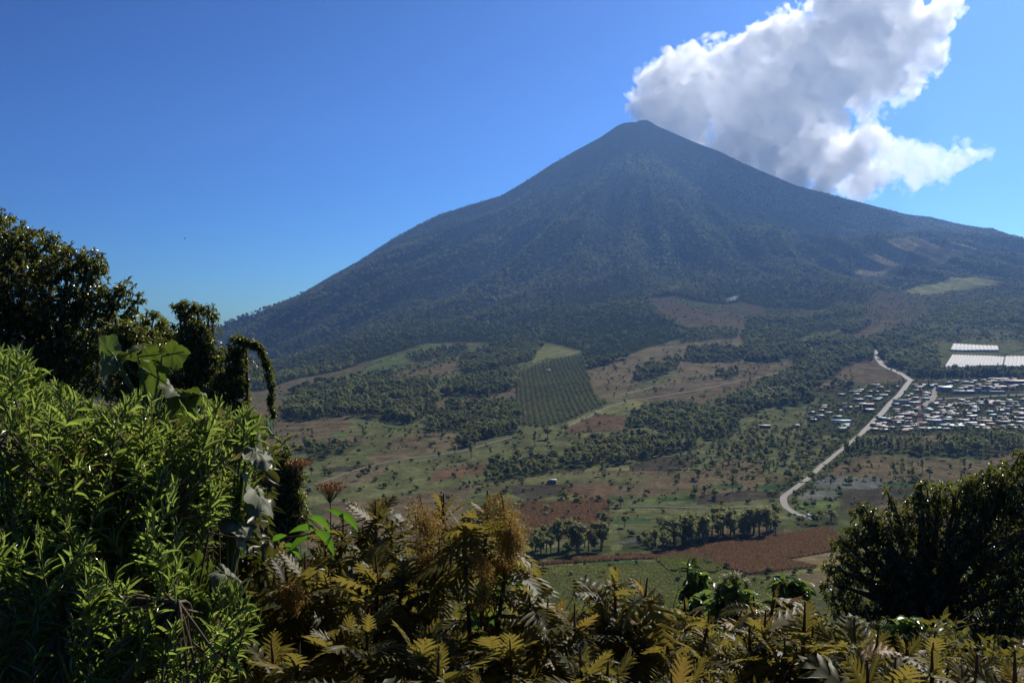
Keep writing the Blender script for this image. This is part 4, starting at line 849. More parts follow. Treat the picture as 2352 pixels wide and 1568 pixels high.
m_willow = leaf_mat('narrow_leaf', [(.06, .10, .028), (.12, .185, .045), (.21, .28, .07), (.40, .42, .13)], .25, 1.0, (.42, .54, .08), .5, pos=[0, .4, .75, 1])
m_stem = plain('brown_stem', (.13, .085, .05), .8, .3, 20); m_gstem = plain('green_stem', (.10, .12, .04), .6, .25, 20)
m_broad = leaf_mat('broad_leaf', [(.045, .07, .022), (.08, .11, .035)], .6, .3, (.14, .20, .02), .38, back=(.20, .21, .12), nscale=9)
m_boc = leaf_mat('lobed_leaf', [(.05, .058, .02), (.10, .10, .028), (.19, .14, .038), (.38, .17, .04)], .5, .2, (.32, .25, .04), .48, back=(.17, .135, .06), nscale=7, pos=[0, .45, .85, 1])
m_dry = leaf_mat('dry_leaf', [(.16, .10, .05), (.36, .26, .15), (.46, .24, .08)], .7, .2, (.4, .26, .1), .3, nscale=12)
m_bocstem = plain('reddish_stem', (.10, .05, .03), .7, .3, 15)
m_pan = leaf_mat('golden_spray', [(.22, .13, .03), (.45, .28, .06), (.34, .16, .04)], .6, .3, (.5, .32, .06), .42)
m_dark = leaf_mat('glossy_dark_leaf', [(.045, .060, .016), (.085, .10, .025), (.15, .16, .04)], .27, .9, (.27, .28, .03), .38, pos=[0, .6, 1])
m_vine = leaf_mat('vine_leaf', [(.028, .042, .012), (.07, .085, .02), (.15, .155, .035), (.22, .14, .06)], .3, .8, (.3, .32, .03), .38, pos=[0, .5, .85, 1])
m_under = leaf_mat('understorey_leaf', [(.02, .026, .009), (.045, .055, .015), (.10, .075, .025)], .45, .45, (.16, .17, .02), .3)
m_bright = leaf_mat('bright_leaf', [(.05, .10, .015), (.08, .16, .02)], .45, .4, (.18, .38, .02), .42)
m_sap = leaf_mat('sapling_leaf', [(.06, .095, .025), (.11, .16, .04), (.18, .22, .07)], .35, .6, (.22, .32, .04), .42)
m_mixed = leaf_mat('mixed_leaf', [(.03, .04, .012), (.06, .075, .02), (.11, .09, .03), (.20, .14, .06), (.10, .17, .03), (.34, .26, .15), (.30, .11, .03)], .45, .4, (.25, .22, .03), .4, pos=[0, .35, .55, .72, .82, .92, 1])

# ---- narrow-leaved bushes filling the left foreground
TOP = np.array([(-60, 755), (0, 775), (45, 770), (75, 805), (110, 850), (160, 880), (230, 905), (280, 895), (340, 885), (390, 915), (440, 925), (480, 905), (540, 905), (580, 925), (605, 950)], float)
RB = np.array([(900, 610), (960, 600), (1010, 545), (1100, 530), (1150, 500), (1200, 420), (1290, 470), (1330, 560), (1400, 590), (1450, 560), (1568, 520), (1700, 500)], float)
def willow(u0, u1, v0, v1, n, label, y0=3.1, y1=4.6, seed=0, lean=0.0):
    r = np.random.default_rng(seed); g = Geo(); st = Geo(); tips = []
    while len(tips) < n:
        u = r.uniform(u0, u1); v = r.uniform(v0, v1)
        if v < np.interp(u, TOP[:, 0], TOP[:, 1])+6 or u > np.interp(v, RB[:, 0], RB[:, 1]): continue
        tips.append((u, v, r.uniform(y0, y1)))
    tips = np.array(tips); pts = np.stack([(tips[:, 0]-U0)/F*tips[:, 2], tips[:, 2], -(tips[:, 1]-V0)/F*tips[:, 2]], 1)
    m = len(pts); ax = unit(np.stack([r.normal(lean, .38, m), r.normal(-.05, .35, m), np.full(m, 1.)], 1)); L = r.uniform(.10, .26, m)
    nl = 34; P0, D0, U_, LN, BD, TN = [], [], [], [], [], []
    side = unit(np.cross(ax, r.normal(size=(m, 3)))); oth = np.cross(ax, side)
    for i in range(nl):
        t = i/(nl-1); a = i*2.4+r.normal(0, .3, m); rad = side*np.cos(a)[:, None]+oth*np.sin(a)[:, None]
        open_ = (1.12-.8*t**2)*r.uniform(.45, 1.35, m); d = unit(ax*np.cos(open_)[:, None]+rad*np.sin(open_)[:, None]+r.normal(0, .22, (m, 3)))
        P0.append(pts-ax*(L*(1-t)+.03)[:, None]+r.normal(0, .006, (m, 3))); D0.append(d); U_.append(ax+rad*-.2+r.normal(0, .25, (m, 3)))
        LN.append(r.uniform(.034, .082, m)*(r.random(m) > .14)*(1-.5*t**3)*(.65+.5*min(1, 2.5*t+.2))); BD.append(r.normal(.25, .6, m)*(1-.5*t)); TN.append(np.clip(r.normal(.34+.3*t**2, .26, m)+.18*np.sin(tips[:, 0]/37+tips[:, 1]/51), 0, 1)*np.clip(1.15-(tips[:, 1]-900)/1400, .5, 1.1))
    leaves(g, LANCE, np.concatenate(P0), np.concatenate(D0), np.concatenate(U_), np.concatenate(LN), r.uniform(.09, .15, m*nl), np.concatenate(BD), np.clip(np.concatenate(TN), 0, 1))
    base = gpt(((u0+u1)/2-U0)/F*4.2, 4.2)
    hubs = []
    for _ in range(9):
        hv = r.uniform(max(v0+120, 1000), max(v1, 1300)); hubs.append(P(min(r.uniform(u0, u1), np.interp(hv, RB[:, 0], RB[:, 1])-60), hv, r.uniform(y0, y1)))
    base = gpt((min((u0+u1)/2, 330)-U0)/F*4.2, 4.2)
    for h in hubs: st.put(*tube(bez(base+[r.normal(0, .15), r.normal(0, .15), 0], (base+h)/2+[r.normal(0, .15), 0, .25], h, 8), np.linspace(.010, .005, 8), 6))
    hb = np.array(hubs)
    for k in range(m):
        b = pts[k]-ax[k]*L[k]; st.put(*tube([b-ax[k]*.02, pts[k]-ax[k]*L[k]*.5, pts[k]], [.0035, .0025, .0012], 4))
        j = np.argmin(((hb-b)**2).sum(1)); st.put(*tube(bez(hb[j], (hb[j]+b)/2+r.normal(0, .04, 3), b-ax[k]*.02, 5), [.006, .005, .004, .0038, .0035], 4))
    o = empty('narrow_leaved_bush', base); tag(o, label, 'bush', 'narrow-leaved bushes in the left foreground')
    g.build('foliage', m_willow, o, base); st.build('stem', m_stem, o, base)
willow(-70, 150, 750, 1180, 230, 'tallest narrow-leaved green bush at the left edge with its shoots against the dark tree', 3.0, 4.4, 1)
willow(120, 350, 860, 1230, 230, 'narrow-leaved green bush directly under the big lobed leaves', 3.3, 4.8, 2)
willow(40, 430, 1040, 1420, 190, 'narrow-leaved bush in the middle of the left thicket', 3.1, 3.9, 6)
willow(330, 610, 890, 1230, 250, 'narrow-leaved green bush reaching right under the vine arch', 3.3, 4.6, 3, .12)
willow(-70, 230, 1180, 1640, 200, 'shaded narrow-leaved bush at the lower left corner', 2.8, 4.2, 4)
willow(200, 600, 1220, 1640, 210, 'narrow-leaved bush at the bottom beside the brown lobed shrubs', 2.8, 4.2, 5, .15)
# dim leaves inside and behind the bushes, and over the whole near slope
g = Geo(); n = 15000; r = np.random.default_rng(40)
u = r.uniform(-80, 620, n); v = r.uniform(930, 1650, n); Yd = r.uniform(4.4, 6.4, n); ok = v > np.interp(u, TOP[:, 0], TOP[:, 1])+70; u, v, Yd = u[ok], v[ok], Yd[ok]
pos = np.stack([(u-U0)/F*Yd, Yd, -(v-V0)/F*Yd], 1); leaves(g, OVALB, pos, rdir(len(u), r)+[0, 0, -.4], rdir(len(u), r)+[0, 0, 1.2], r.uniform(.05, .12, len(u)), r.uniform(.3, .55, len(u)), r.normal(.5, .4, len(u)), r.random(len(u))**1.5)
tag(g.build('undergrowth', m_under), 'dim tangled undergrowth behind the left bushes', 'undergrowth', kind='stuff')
g = Geo(); n = 34000; x = r.uniform(-3, 14, n); y = 3.2+22*r.random(n)**1.7; x = (r.uniform(480, 2500, n)-U0)/F*y; z = gz(x, y)+r.random(n)**1.3*(.55+.3*fbm(x, y, 2, 8))*np.clip(y/6, .5, 1.6)
leaves(g, OVALB, np.stack([x, y, z], 1), rdir(n, r)+[0, 0, .1], rdir(n, r)+[0, 0, 1.2], r.uniform(.06, .16, n)*np.clip(y/7, .8, 1.8), r.uniform(.3, .6, n), r.normal(.5, .4, n), r.random(n)**1.3)
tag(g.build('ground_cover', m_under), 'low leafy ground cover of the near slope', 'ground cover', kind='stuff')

g = Geo(); n = 16000; u = r.uniform(540, 2450, n); v = 1400+270*r.random(n)**.8+70*fbm(u/90, u*0, 3, 4); v = np.where(u > 1700, v+55, v); v = np.where(u < 1200, v-110*np.clip((1200-u)/300, 0, 1), v); Yd = r.uniform(4.6, 6.6, n)
pos = np.stack([(u-U0)/F*Yd, Yd, -(v-V0)/F*Yd], 1); leaves(g, OVALB, pos, rdir(n, r)+[0, 0, -.2], rdir(n, r)+[0, 0, .9], r.uniform(.025, .085, n), r.uniform(.25, .55, n), r.normal(.7, .6, n), r.random(n))
for k in range(420):
    p_ = pos[r.integers(n)]; d_ = unit(rdir(1, r)+[[0, 0, .8]])[0]; g.put(*tube(bez(p_-d_*.2, p_+r.normal(0, .03, 3), p_+d_*.2, 6), .0022, 3), .6)
tag(g.build('thicket', m_mixed), 'tangle of small dry and green leaves between the brown shrubs', 'thicket', kind='stuff')
g = Geo(); n = 2600; u = r.uniform(-60, 600, n); v = r.uniform(950, 1600, n); ok = u < np.interp(v, RB[:, 0], RB[:, 1]); u, v = u[ok], v[ok]; n = len(u); Yd = r.uniform(3.3, 4.9, n)
pos = np.stack([(u-U0)/F*Yd, Yd, -(v-V0)/F*Yd], 1); leaves(g, OVALB, pos, rdir(n, r)+[0, 0, -.4], rdir(n, r), r.uniform(.02, .06, n), r.uniform(.2, .5, n), r.normal(.9, .6, n), .5+.5*r.random(n))
tag(g.build('withered_leaves', m_mixed), 'withered brown and tan leaves caught inside the left bushes', 'leaves', kind='stuff')

# ---- brown and gold shrubs with deeply lobed leaves
def rosette(g, c, ax, n, L, r, t0=0.3, droop=1.0):
    ax = unit(ax[None])[0]; s = unit(np.cross(ax, [.3, .9, .2])[None])[0]; o_ = np.cross(ax, s); i = np.arange(n); a = i*2.4+r.uniform(0, 6)
    t = (i+.5)/n                                            # 0 inner .. 1 outer
    op = .25+1.45*t**.9*droop+r.normal(0, .12, n); rad = s*np.cos(a)[:, None]+o_*np.sin(a)[:, None]
    d = ax*np.cos(op)[:, None]+rad*np.sin(op)[:, None]; p0 = c-ax*(.02+.16*t)[:, None]
    ln = L*(.32+.72*t**.6)*r.uniform(.6, 1.25, n); tint = np.clip(r.normal(t0+.12*(1-t), .2, n), 0, 1)
    up = ax-rad*.3+r.normal(0, .25, (n, 3))
    kk = r.integers(0, 6, n)
    for k in range(6):
        m_ = kk == k
        if m_.any(): leaves(g, LOB[k], p0[m_], d[m_], up[m_], ln[m_], r.uniform(.6, 1.15, m_.sum()), r.uniform(-.1, 1.8, m_.sum())*(.4+t[m_]), tint[m_])
    return p0, d, ln
def lobed_shrub(tops, label, seed, L=.27, nr=13, gold=.35, stemfoot=None, low=8, panic=()):
    """tops: [(u, v, depth)] of its shoot tips"""
    r = np.random.default_rng(seed); g, st = Geo(), Geo(); tp = np.array([P(*t) for t in tops]); c = tp.mean(0)
    foot = gpt(c[0] if stemfoot is None else (stemfoot-U0)/F*c[1], c[1]+.1); fork = foot*.45+c*.55; fork[2] = foot[2]*.5+tp[:, 2].min()*.5
    st.put(*tube(bez(foot-[0, 0, .1], (foot+fork)/2+[r.normal(0, .05), 0, 0], fork, 6), np.linspace(.024, .017, 6), 7))
    for p_ in tp:
        ax = p_-fork; ax = unit((ax*[1, 1, .6]+[0, 0, .35])[None])[0]; q = p_-ax*L*.55
        path = bez(fork, (fork+q)/2+[r.normal(0, .04), r.normal(0, .04), -.05], q, 9); st.put(*tube(path, np.linspace(.015, .007, 9), 6)); st.put(*tube([q, q+ax*L*.35], [.007, .003], 5))
        rosette(g, q+ax*.02, ax+r.normal(0, .1, 3), nr, L, r, gold)
        for k in range(low):                                # leaves set along the stem
            b = path[int(r.integers(2, 9))]; a = r.uniform(0, 6.28); d = np.array([[math.cos(a), math.sin(a), r.uniform(-.4, .5)]])
            leaves(g, LOB[r.integers(6)], b[None], d, np.array([[0, 0, 1.]])+r.normal(0, .3, (1, 3)), L*r.uniform(.7, 1.15), 1, r.uniform(.5, 1.6), np.clip(r.normal(gold-.08, .2), 0, 1))
    o = empty('lobed_leaf_shrub', foot); tag(o, label, 'shrub', 'brown-gold lobed-leaf shrubs across the foreground')
    g.build('foliage', m_boc, o, foot); st.build('stem', m_bocstem, o, foot)
    dg_ = Geo(); n = 26*len(tops)+10; q = []
    for _ in range(n):
        e_ = tp[r.integers(len(tp))]; t = r.uniform(.15, .95); q.append(fork*(1-t)+(e_-[0, 0, L*.3])*t)
    q = np.array(q)+r.normal(0, .025, (n, 3)); leaves(dg_, OVALB, q, rdir(n, r)*[1, 1, .6]+[0, 0, -.1], rdir(n, r)+[0, 0, .8], L*r.uniform(.12, .3, n), r.uniform(.2, .45, n), r.uniform(-.2, 1.6, n), r.random(n)); dg_.build('small_leaves', m_mixed, o, foot)
    for (u, v, w, h, Yp) in panic:                          # hanging golden flower sprays
        g = Geo(); t_ = P(u, v, Yp); W = w/F*Yp*1.35; Hh = h/F*Yp
        for k in range(80):                                 # side branchlets of the drooping panicle, each with seed tassels
            t = r.random(); ax0 = t_+[W*.12*math.sin(3*t), 0, -Hh*.78*t]; a_ = r.uniform(0, 6.28); rr_ = W*.5*(.55+.6*math.sin(math.pi*min(1, t+.15)))*r.uniform(.5, 1.1)
            e = ax0+[math.cos(a_)*rr_, math.sin(a_)*rr_, -Hh*r.uniform(.02, .2)]; mid = (ax0+e)/2+[0, 0, Hh*.05]; pth = bez(ax0, mid, e, 6); g.put(*tube(pth, .0008, 3), .4)
            m_ = 26; tt = r.uniform(.2, 1.05, m_); q = (1-tt[:, None])**2*ax0+2*(tt*(1-tt))[:, None]*mid+(tt**2)[:, None]*e; q[:, 2] -= r.random(m_)**1.5*.05; q += r.normal(0, .008, (m_, 3))
            V, Fc = cards(q, r.uniform(.0034, .0062, m_), None, r); g.put(V, Fc, r.uniform(.1, 1))
            for b_ in q[::7]: g.put(*tube([b_, b_-[r.normal(0, .006), 0, .02]], .0005, 3), .5)
        g.put(*tube([t_+[0, 0, .01], t_+[W*.1, 0, -Hh*.4], t_+[W*.04, 0, -Hh*.8]], [.003, .002, .001], 4), .9)
        g.build('flower_spray', m_pan, o, foot)
SH = [
 ([(1120, 1100, 4.1), (1180, 1150, 4.2), (1060, 1150, 4.1), (1175, 1230, 4.2)], 'tallest brown shrub with long golden sprays hanging on its right side', dict(gold=.5, stemfoot=1080, L=.24, panic=[(1150, 1130, 85, 165, 3.92), (1100, 1260, 45, 140, 3.9), (1170, 1200, 50, 90, 3.9)])),
 ([(1020, 1110, 4.4), (975, 1150, 4.4), (1010, 1210, 4.3)], 'brown shrub with a wide golden spray just left of the tallest one', dict(gold=.45, L=.22, panic=[(965, 1145, 100, 170, 4.2)])),
 ([(862, 1125, 4.9), (905, 1150, 5.0), (830, 1180, 4.9)], 'dark brown lobed shrub with one upright shoot left of the golden sprays', dict(gold=.4, L=.26)),
 ([(790, 1165, 5.2), (745, 1180, 5.3)], 'brown lobed shrub directly below the dried flower head', dict(gold=.45, L=.26)),
 ([(700, 1240, 4.4), (650, 1260, 4.4), (760, 1270, 4.5)], 'brown lobed shrub crossed by the trailing stem of bright leaves', dict(gold=.4, panic=[(665, 1335, 55, 70, 4.3)])),
 ([(860, 1240, 4.3), (930, 1260, 4.2)], 'lobed shrub with silvery upper leaves left of the main golden stem', dict(gold=.25, L=.3)),
 ([(850, 1360, 3.7), (780, 1400, 3.7)], 'lobed shrub with one large curled tan leaf at the lower middle', dict(gold=.35, L=.28)),
 ([(960, 1400, 3.5), (1010, 1440, 3.4)], 'shrub with long silvery arching leaves at the bottom middle', dict(gold=.12, L=.34)),
 ([(690, 1440, 3.5), (620, 1430, 3.6)], 'brown shrub at the bottom where the green bushes end', dict(gold=.4, L=.27)),
 ([(1215, 1315, 4.0), (1260, 1345, 4.1)], 'shrub with rolled tan leaf tips beside the smooth banana-like leaf', dict(gold=.42, L=.26)),
 ([(1120, 1390, 3.8), (1180, 1420, 3.7)], 'low olive lobed shrub under the main golden stem', dict(gold=.3, L=.28)),
 ([(1320, 1350, 3.9)], 'single-stemmed shrub with one tall feather-like leaf against the meadow', dict(gold=.4, L=.30, nr=10)),
 ([(1412, 1275, 4.2), (1490, 1300, 4.2), (1440, 1370, 4.1), (1380, 1370, 4.1)], 'forked olive-gold shrub whose tip stands highest against the green meadow', dict(gold=.5, L=.24)),
 ([(1540, 1390, 4.2), (1480, 1430, 4.0)], 'olive shrub with star-like lobed leaves in front of the meadow', dict(gold=.4, L=.26)),
 ([(1570, 1345, 4.6), (1630, 1380, 4.6)], 'olive shrub whose tips overlap the thin young sapling', dict(gold=.45, L=.22)),
 ([(1780, 1320, 4.2), (1730, 1345, 4.3)], 'reddish shrub tip standing between the saplings and the dark tree', dict(gold=.6, L=.2)),
 ([(2080, 1425, 3.8), (2150, 1420, 3.9)], 'bronze shrub reaching up in front of the dark tree trunk', dict(gold=.55, L=.24)),
 ([(1330, 1450, 3.3), (1400, 1470, 3.4)], 'olive shrub low at the bottom right of centre', dict(gold=.3, L=.27)),
 ([(1590, 1470, 3.6), (1540, 1510, 3.4)], 'half-shaded lobed shrub below the green leafy saplings', dict(gold=.28, L=.27)),
 ([(1760, 1370, 3.7), (1720, 1410, 3.6)], 'shrub with small furled pinkish tip right of the green saplings', dict(gold=.5, L=.24)),
 ([(1850, 1350, 3.5), (1870, 1400, 3.5), (1800, 1430, 3.5)], 'shrub with a dark stem and one upright rusty shoot', dict(gold=.42, L=.27)),
 ([(1960, 1375, 3.4), (2020, 1400, 3.5)], 'shrub with a large backlit golden leaf in front of the big dark tree', dict(gold=.5, L=.32)),
 ([(1990, 1480, 3.0), (2060, 1470, 3.1)], 'brown-gold shrub at the bottom under the big golden leaf', dict(gold=.45, L=.26)),
 ([(2140, 1450, 3.2), (2180, 1480, 3.2)], 'shrub with curled leaf lobes catching the sun in front of the dark tree', dict(gold=.5, L=.27)),
 ([(2245, 1465, 3.0)], 'bronze shrub with stacked upright leaves near the right edge', dict(gold=.62, L=.25, nr=16)),
 ([(2330, 1455, 2.9), (2380, 1480, 2.9)], 'bronze shrub cut off by the lower right corner', dict(gold=.55, L=.25)),
 ([(1700, 1510, 3.2), (1640, 1530, 3.2)], 'shaded olive shrub at the bottom edge right of centre', dict(gold=.3, L=.27)),
 ([(1100, 1520, 3.0), (1200, 1530, 3.0)], 'shaded shrub at the bottom edge under the golden stem', dict(gold=.2, L=.28)),
 ([(820, 1520, 3.0), (740, 1540, 3.0), (900, 1530, 3.1)], 'shaded brown shrub at the bottom edge left of centre', dict(gold=.3, L=.27)),
 ([(1850, 1530, 2.9), (1920, 1540, 2.9)], 'golden shrub at the bottom edge under the rusty shoot', dict(gold=.45, L=.26)),
 ([(2100, 1550, 2.8), (2200, 1560, 2.8)], 'brown shrub at the bottom edge under the big dark tree', dict(gold=.4, L=.25)),
 ([(900, 1310, 5.2), (960, 1330, 5.3), (1000, 1320, 5.2)], 'dark shrub behind the silvery leaves at mid height', dict(gold=.3, L=.26)),
 ([(760, 1330, 5.5), (820, 1300, 5.6)], 'dark brown shrub behind the trailing stem', dict(gold=.35, L=.26)),
 ([(1240, 1440, 5.0), (1300, 1430, 5.0)], 'dim shrub behind the rolled leaf tips', dict(gold=.35, L=.26)),
 ([(1450, 1460, 5.0), (1520, 1450, 5.2)], 'dim olive shrub behind the forked one', dict(gold=.35, L=.26)),
]
for i, (tops, lab, kw) in enumerate(SH): lobed_shrub(tops, lab, 500+i, **kw)

# ---- plants with very broad lobed leaves
def broad_leaf_mesh(L, seed):
    r = np.random.default_rng(seed); n = 46; th = np.linspace(-math.pi*.93, math.pi*.93, n)
    k = 1-.2*np.abs(np.sin(th*2.6+r.uniform(-.3, .3)))**.8+.035*np.sin(th*19)+.07*np.sin(th*2+r.uniform(0, 6))+r.normal(0, .03, n); rad = .52*k*(1+.15*np.cos(th))
    rings = []
    for f, zz in ((.0, 0), (.35, .02), (.7, .0), (1, -.07)):
        w = zz+.08*f*np.sin(th*3+r.uniform(0, 6))+.04*f*np.sin(th*8+r.uniform(0, 6)); rings.append(np.stack([.42+rad*f*np.cos(th)+.0*th, rad*f*np.sin(th), w-.16*(rad*f*np.sin(th))**2*r.uniform(.5, 5)], 1))
    V = np.concatenate(rings); Fc = []
    for a in range(3):
        for b in range(n-1): Fc.append((a*n+b, a*n+b+1, (a+1)*n+b+1, (a+1)*n+b))
    return V*L, np.array(Fc)
def broad_plant(specs, foot, label, seed):
    r = np.random.default_rng(seed); ft = gpt((foot[0]-U0)/F*foot[1], foot[1]); o = empty('broad_leaved_plant', ft); tag(o, label, 'plant')
    st = Geo(); pts = [P(s[0], s[1], s[2]) for s in specs]; top = np.mean(pts, 0); top[2] = min(p_[2] for p_ in pts)-.05
    st.put(*tube(bez(ft-[0, 0, .1], (ft+top)/2+[.1, 0, 0], top, 8), np.linspace(.022, .012, 8), 7))
    for k, ((u, v, Yp, px, d, up), p_) in enumerate(zip(specs, pts)):
        L = px*.78/F*Yp; V, Fq = broad_leaf_mesh(L, seed*10+k); x = unit(np.array([d], float))[0]; z = np.array(up, float); z = unit((z-(z@x)*x)[None])[0]; y = np.cross(z, x)
        base = p_-x*L*.45; W = base+V[:, :1]*x+V[:, 1:2]*y+V[:, 2:]*z
        g = Geo(); g.put(W, Fq, r.random()); g.build('leaf', m_broad, o, ft, True); st.put(*tube(bez(top, (top+base)/2+[0, 0, -.02], base+x*.1*L, 6), np.linspace(.007, .004, 6), 5)); st.put(*tube([base+x*.1*L-z*.004, base+x*.8*L-z*.003], [.004, .002], 4))
    st.build('stem', m_gstem, o, ft)
broad_plant([(248, 802, 3.9, 85, (-.5, 0, .6), (-.6, -.5, .5)), (240, 830, 3.9, 75, (-.1, -.2, -1), (-.4, -.8, .4)), (300, 808, 4.0, 110, (.8, .2, .4), (-.3, .3, 1)), (345, 815, 4.0, 100, (.9, 0, .1), (.1, .8, .7)),
             (355, 862, 3.9, 130, (.9, .1, -.6), (.3, .9, .5)), (398, 812, 3.9, 95, (1, 0, .2), (.2, .9, .4)), (400, 895, 3.8, 120, (1, -.3, -.35), (.3, .1, 1)), (450, 905, 3.8, 90, (.9, -.2, -.1), (.2, .6, .8)), (425, 930, 3.8, 110, (-.3, 0, -.9), (.1, .9, .2))],
            (330, 4.0), 'plant with big ragged lobed leaves rising above the narrow-leaved bushes', 3)
broad_plant([(580, 985, 3.7, 130, (.55, 0, -.85), (.6, .5, .6)), (572, 960, 3.7, 90, (.9, -.1, .2), (0, .6, .8)), (590, 1040, 3.6, 125, (.75, -.4, -.6), (.5, -.2, .9)), (575, 1120, 3.6, 150, (.5, 0, -.9), (.8, .4, .4)), (600, 1145, 3.6, 120, (.6, -.3, -.8), (.75, -.2, .6)),
             (545, 1205, 3.5, 110, (.8, -.4, -.5), (.3, -.2, .9)), (560, 1240, 3.5, 90, (.2, 0, -1), (.9, .3, .2)), (455, 1300, 3.3, 120, (-.6, .1, -.5), (.2, .8, .6)), (520, 1320, 3.3, 120, (.8, -.2, -.6), (.3, -.2, .9)), (440, 1400, 3.2, 130, (.7, .1, .2), (0, .9, .3)),
             (400, 1220, 3.6, 110, (-.2, 0, -.9), (.1, .9, .1)), (395, 1330, 3.2, 90, (-.8, -.3, -.3), (0, -.4, .9))],
            (530, 3.9), 'plant with drooping greyish-backed leaves along the right edge of the bushes', 5)
# smooth paddle leaves
m_paddle = leaf_mat('paddle_leaf', [(.05, .11, .03), (.09, .18, .05)], .35, .5, (.2, .42, .05), .4)
o = empty('paddle_leaved_plant', gpt((1180-U0)/F*4.6, 4.6)); tag(o, 'plant with smooth banana-like leaves between the brown shrubs', 'plant'); ft = np.array(o.location); PD = tmpl([0, .1, .3, .55, .8, .94, 1], [.2, .7, 1, 1, .8, .4, .02], .22)
for (u, v, px, d, up) in [(1165, 1335, 150, (.35, .1, .8), (-.7, -.6, .3)), (1195, 1400, 170, (.2, .1, -.9), (.8, -.5, .1)), (1120, 1370, 130, (-.2, .1, -.9), (-.2, -.9, .3)), (1110, 1440, 140, (-.3, 0, .9), (.6, -.7, .2)), (1085, 1480, 120, (.1, 0, .9), (.3, -.9, .2))]:
    g = Geo(); p_ = P(u, v, 4.6); L = px/F*4.6; x = unit(np.array([d], float)); leaves(g, PD, p_[None]-x*L*.5, x, np.array([up], float), L, .40, .5, rng.random()); g.put(*tube([ft-[0, 0, .1], (ft+p_)/2+[.02, 0, .05], p_[None][0]-x[0]*L*.5], [.012, .01, .006], 5)); g.build('leaf', m_paddle, o, ft)

# ---- leafy trees and vine-clad snags close by
def leafy(name, label, cat, blobs, foot, leafn, llen, lw, mat, trunk_r, seed, T=OVALB, tuft=7, droop=.5, group=None, extra=None, smat=None):
    """blobs: (u, v, radius px, depth)"""
    r = np.random.default_rng(seed); g, st = Geo(), Geo(); B = np.array([(*P(u, v, Yb), q/F*Yb) for (u, v, q, Yb) in blobs]); ft = np.array(foot)
    tot = (B[:, 3]**2).sum(); C, N_ = [], []
    for b in B:
        m_ = max(4, int(leafn/tuft*b[3]**2/tot)); d = rdir(m_, r); C.append(b[:3]+d*(b[3]*r.uniform(.25, 1.06, m_)**.6)[:, None]); N_.append(d)
    C, N_ = np.concatenate(C), np.concatenate(N_); m = len(C)
    pp, dd, uu_, tn = [], [], [], []; t_ = r.random(m)
    for k in range(tuft):
        e = unit(N_*.5+rdir(m, r)*1.0+np.array([0, 0, -droop])); pp.append(C+rdir(m, r)*llen*.35); dd.append(e); uu_.append(np.array([0, 0, 1.])+r.normal(0, .45, (m, 3))+N_*.3); tn.append(np.clip(t_*.7+r.random(m)*.3, 0, 1))
    n = m*tuft; leaves(g, T, np.concatenate(pp), np.concatenate(dd), np.concatenate(uu_), llen*r.uniform(.7, 1.25, n), lw, r.normal(.5, .35, n), np.concatenate(tn))
    cen = B[:, :3].mean(0); frk = ft*.5+cen*.5; frk[2] = ft[2]*.45+cen[2]*.55
    st.put(*tube(bez(ft-[0, 0, .3], (ft+frk)/2+[.1*trunk_r, 0, 0], frk, 7), np.linspace(trunk_r, trunk_r*.7, 7), 9))
    for b, q_ in zip(B, blobs):
        if q_[2] < 9: continue
        st.put(*tube(bez(frk, (frk+b[:3])/2+r.normal(0, .12, 3)*b[3]+[0, 0, .1*b[3]], b[:3]+[0, 0, b[3]*.3], 8), np.linspace(trunk_r*.5, .012, 8), 5))
    for c in C[::3]:
        j = np.argmin(((B[:, :3]-c)**2).sum(1)); st.put(*tube([B[j, :3]*.6+c*.4, c], [.010, .004], 3))
    o = empty(name, ft); tag(o, label, cat, group); g.build('crown' if cat == 'tree' else 'foliage', mat, o, ft); st.build('trunk' if cat == 'tree' else 'stem', smat or m_bark, o, ft)
    if extra: extra(o, ft)
    return o
YL = 15
leafy('leafy_tree', 'tall dark glossy-leaved tree filling the left edge against the sky', 'tree',
 [(-90, 600, 140, 16), (-20, 560, 80, 16), (25, 560, 62, 15.5), (70, 590, 70, 15.5), (120, 590, 50, 15.5), (160, 605, 50, 15), (205, 615, 40, 15), (225, 605, 26, 15), (190, 670, 60, 15), (100, 680, 90, 15), (10, 690, 110, 15), (160, 740, 80, 15),
  (60, 780, 100, 15), (-60, 760, 140, 15), (235, 690, 38, 15), (270, 680, 28, 15), (290, 665, 22, 15), (250, 740, 50, 15), (300, 710, 26, 15), (318, 690, 14, 15), (200, 800, 70, 14.5), (120, 850, 80, 14.5), (20, 860, 90, 14.5), (240, 860, 60, 14.5)],
 gpt((60-U0)/F*15.3, 15.3), 29000, .078, .42, m_dark, .24, 61, droop=.55)
leafy('vine_covered_tree', 'dark bushy tree between the tall left tree and the ragged snag', 'tree',
 [(350, 750, 34, 14.5), (375, 775, 34, 14.5), (330, 800, 50, 14.2), (285, 790, 48, 14), (300, 760, 30, 14), (370, 840, 60, 14), (300, 880, 60, 14), (360, 920, 60, 14), (400, 790, 28, 14.5), (270, 770, 30, 14)], gpt((340-U0)/F*14.3, 14.3), 7000, .075, .36, m_vine, .14, 62, droop=.4)
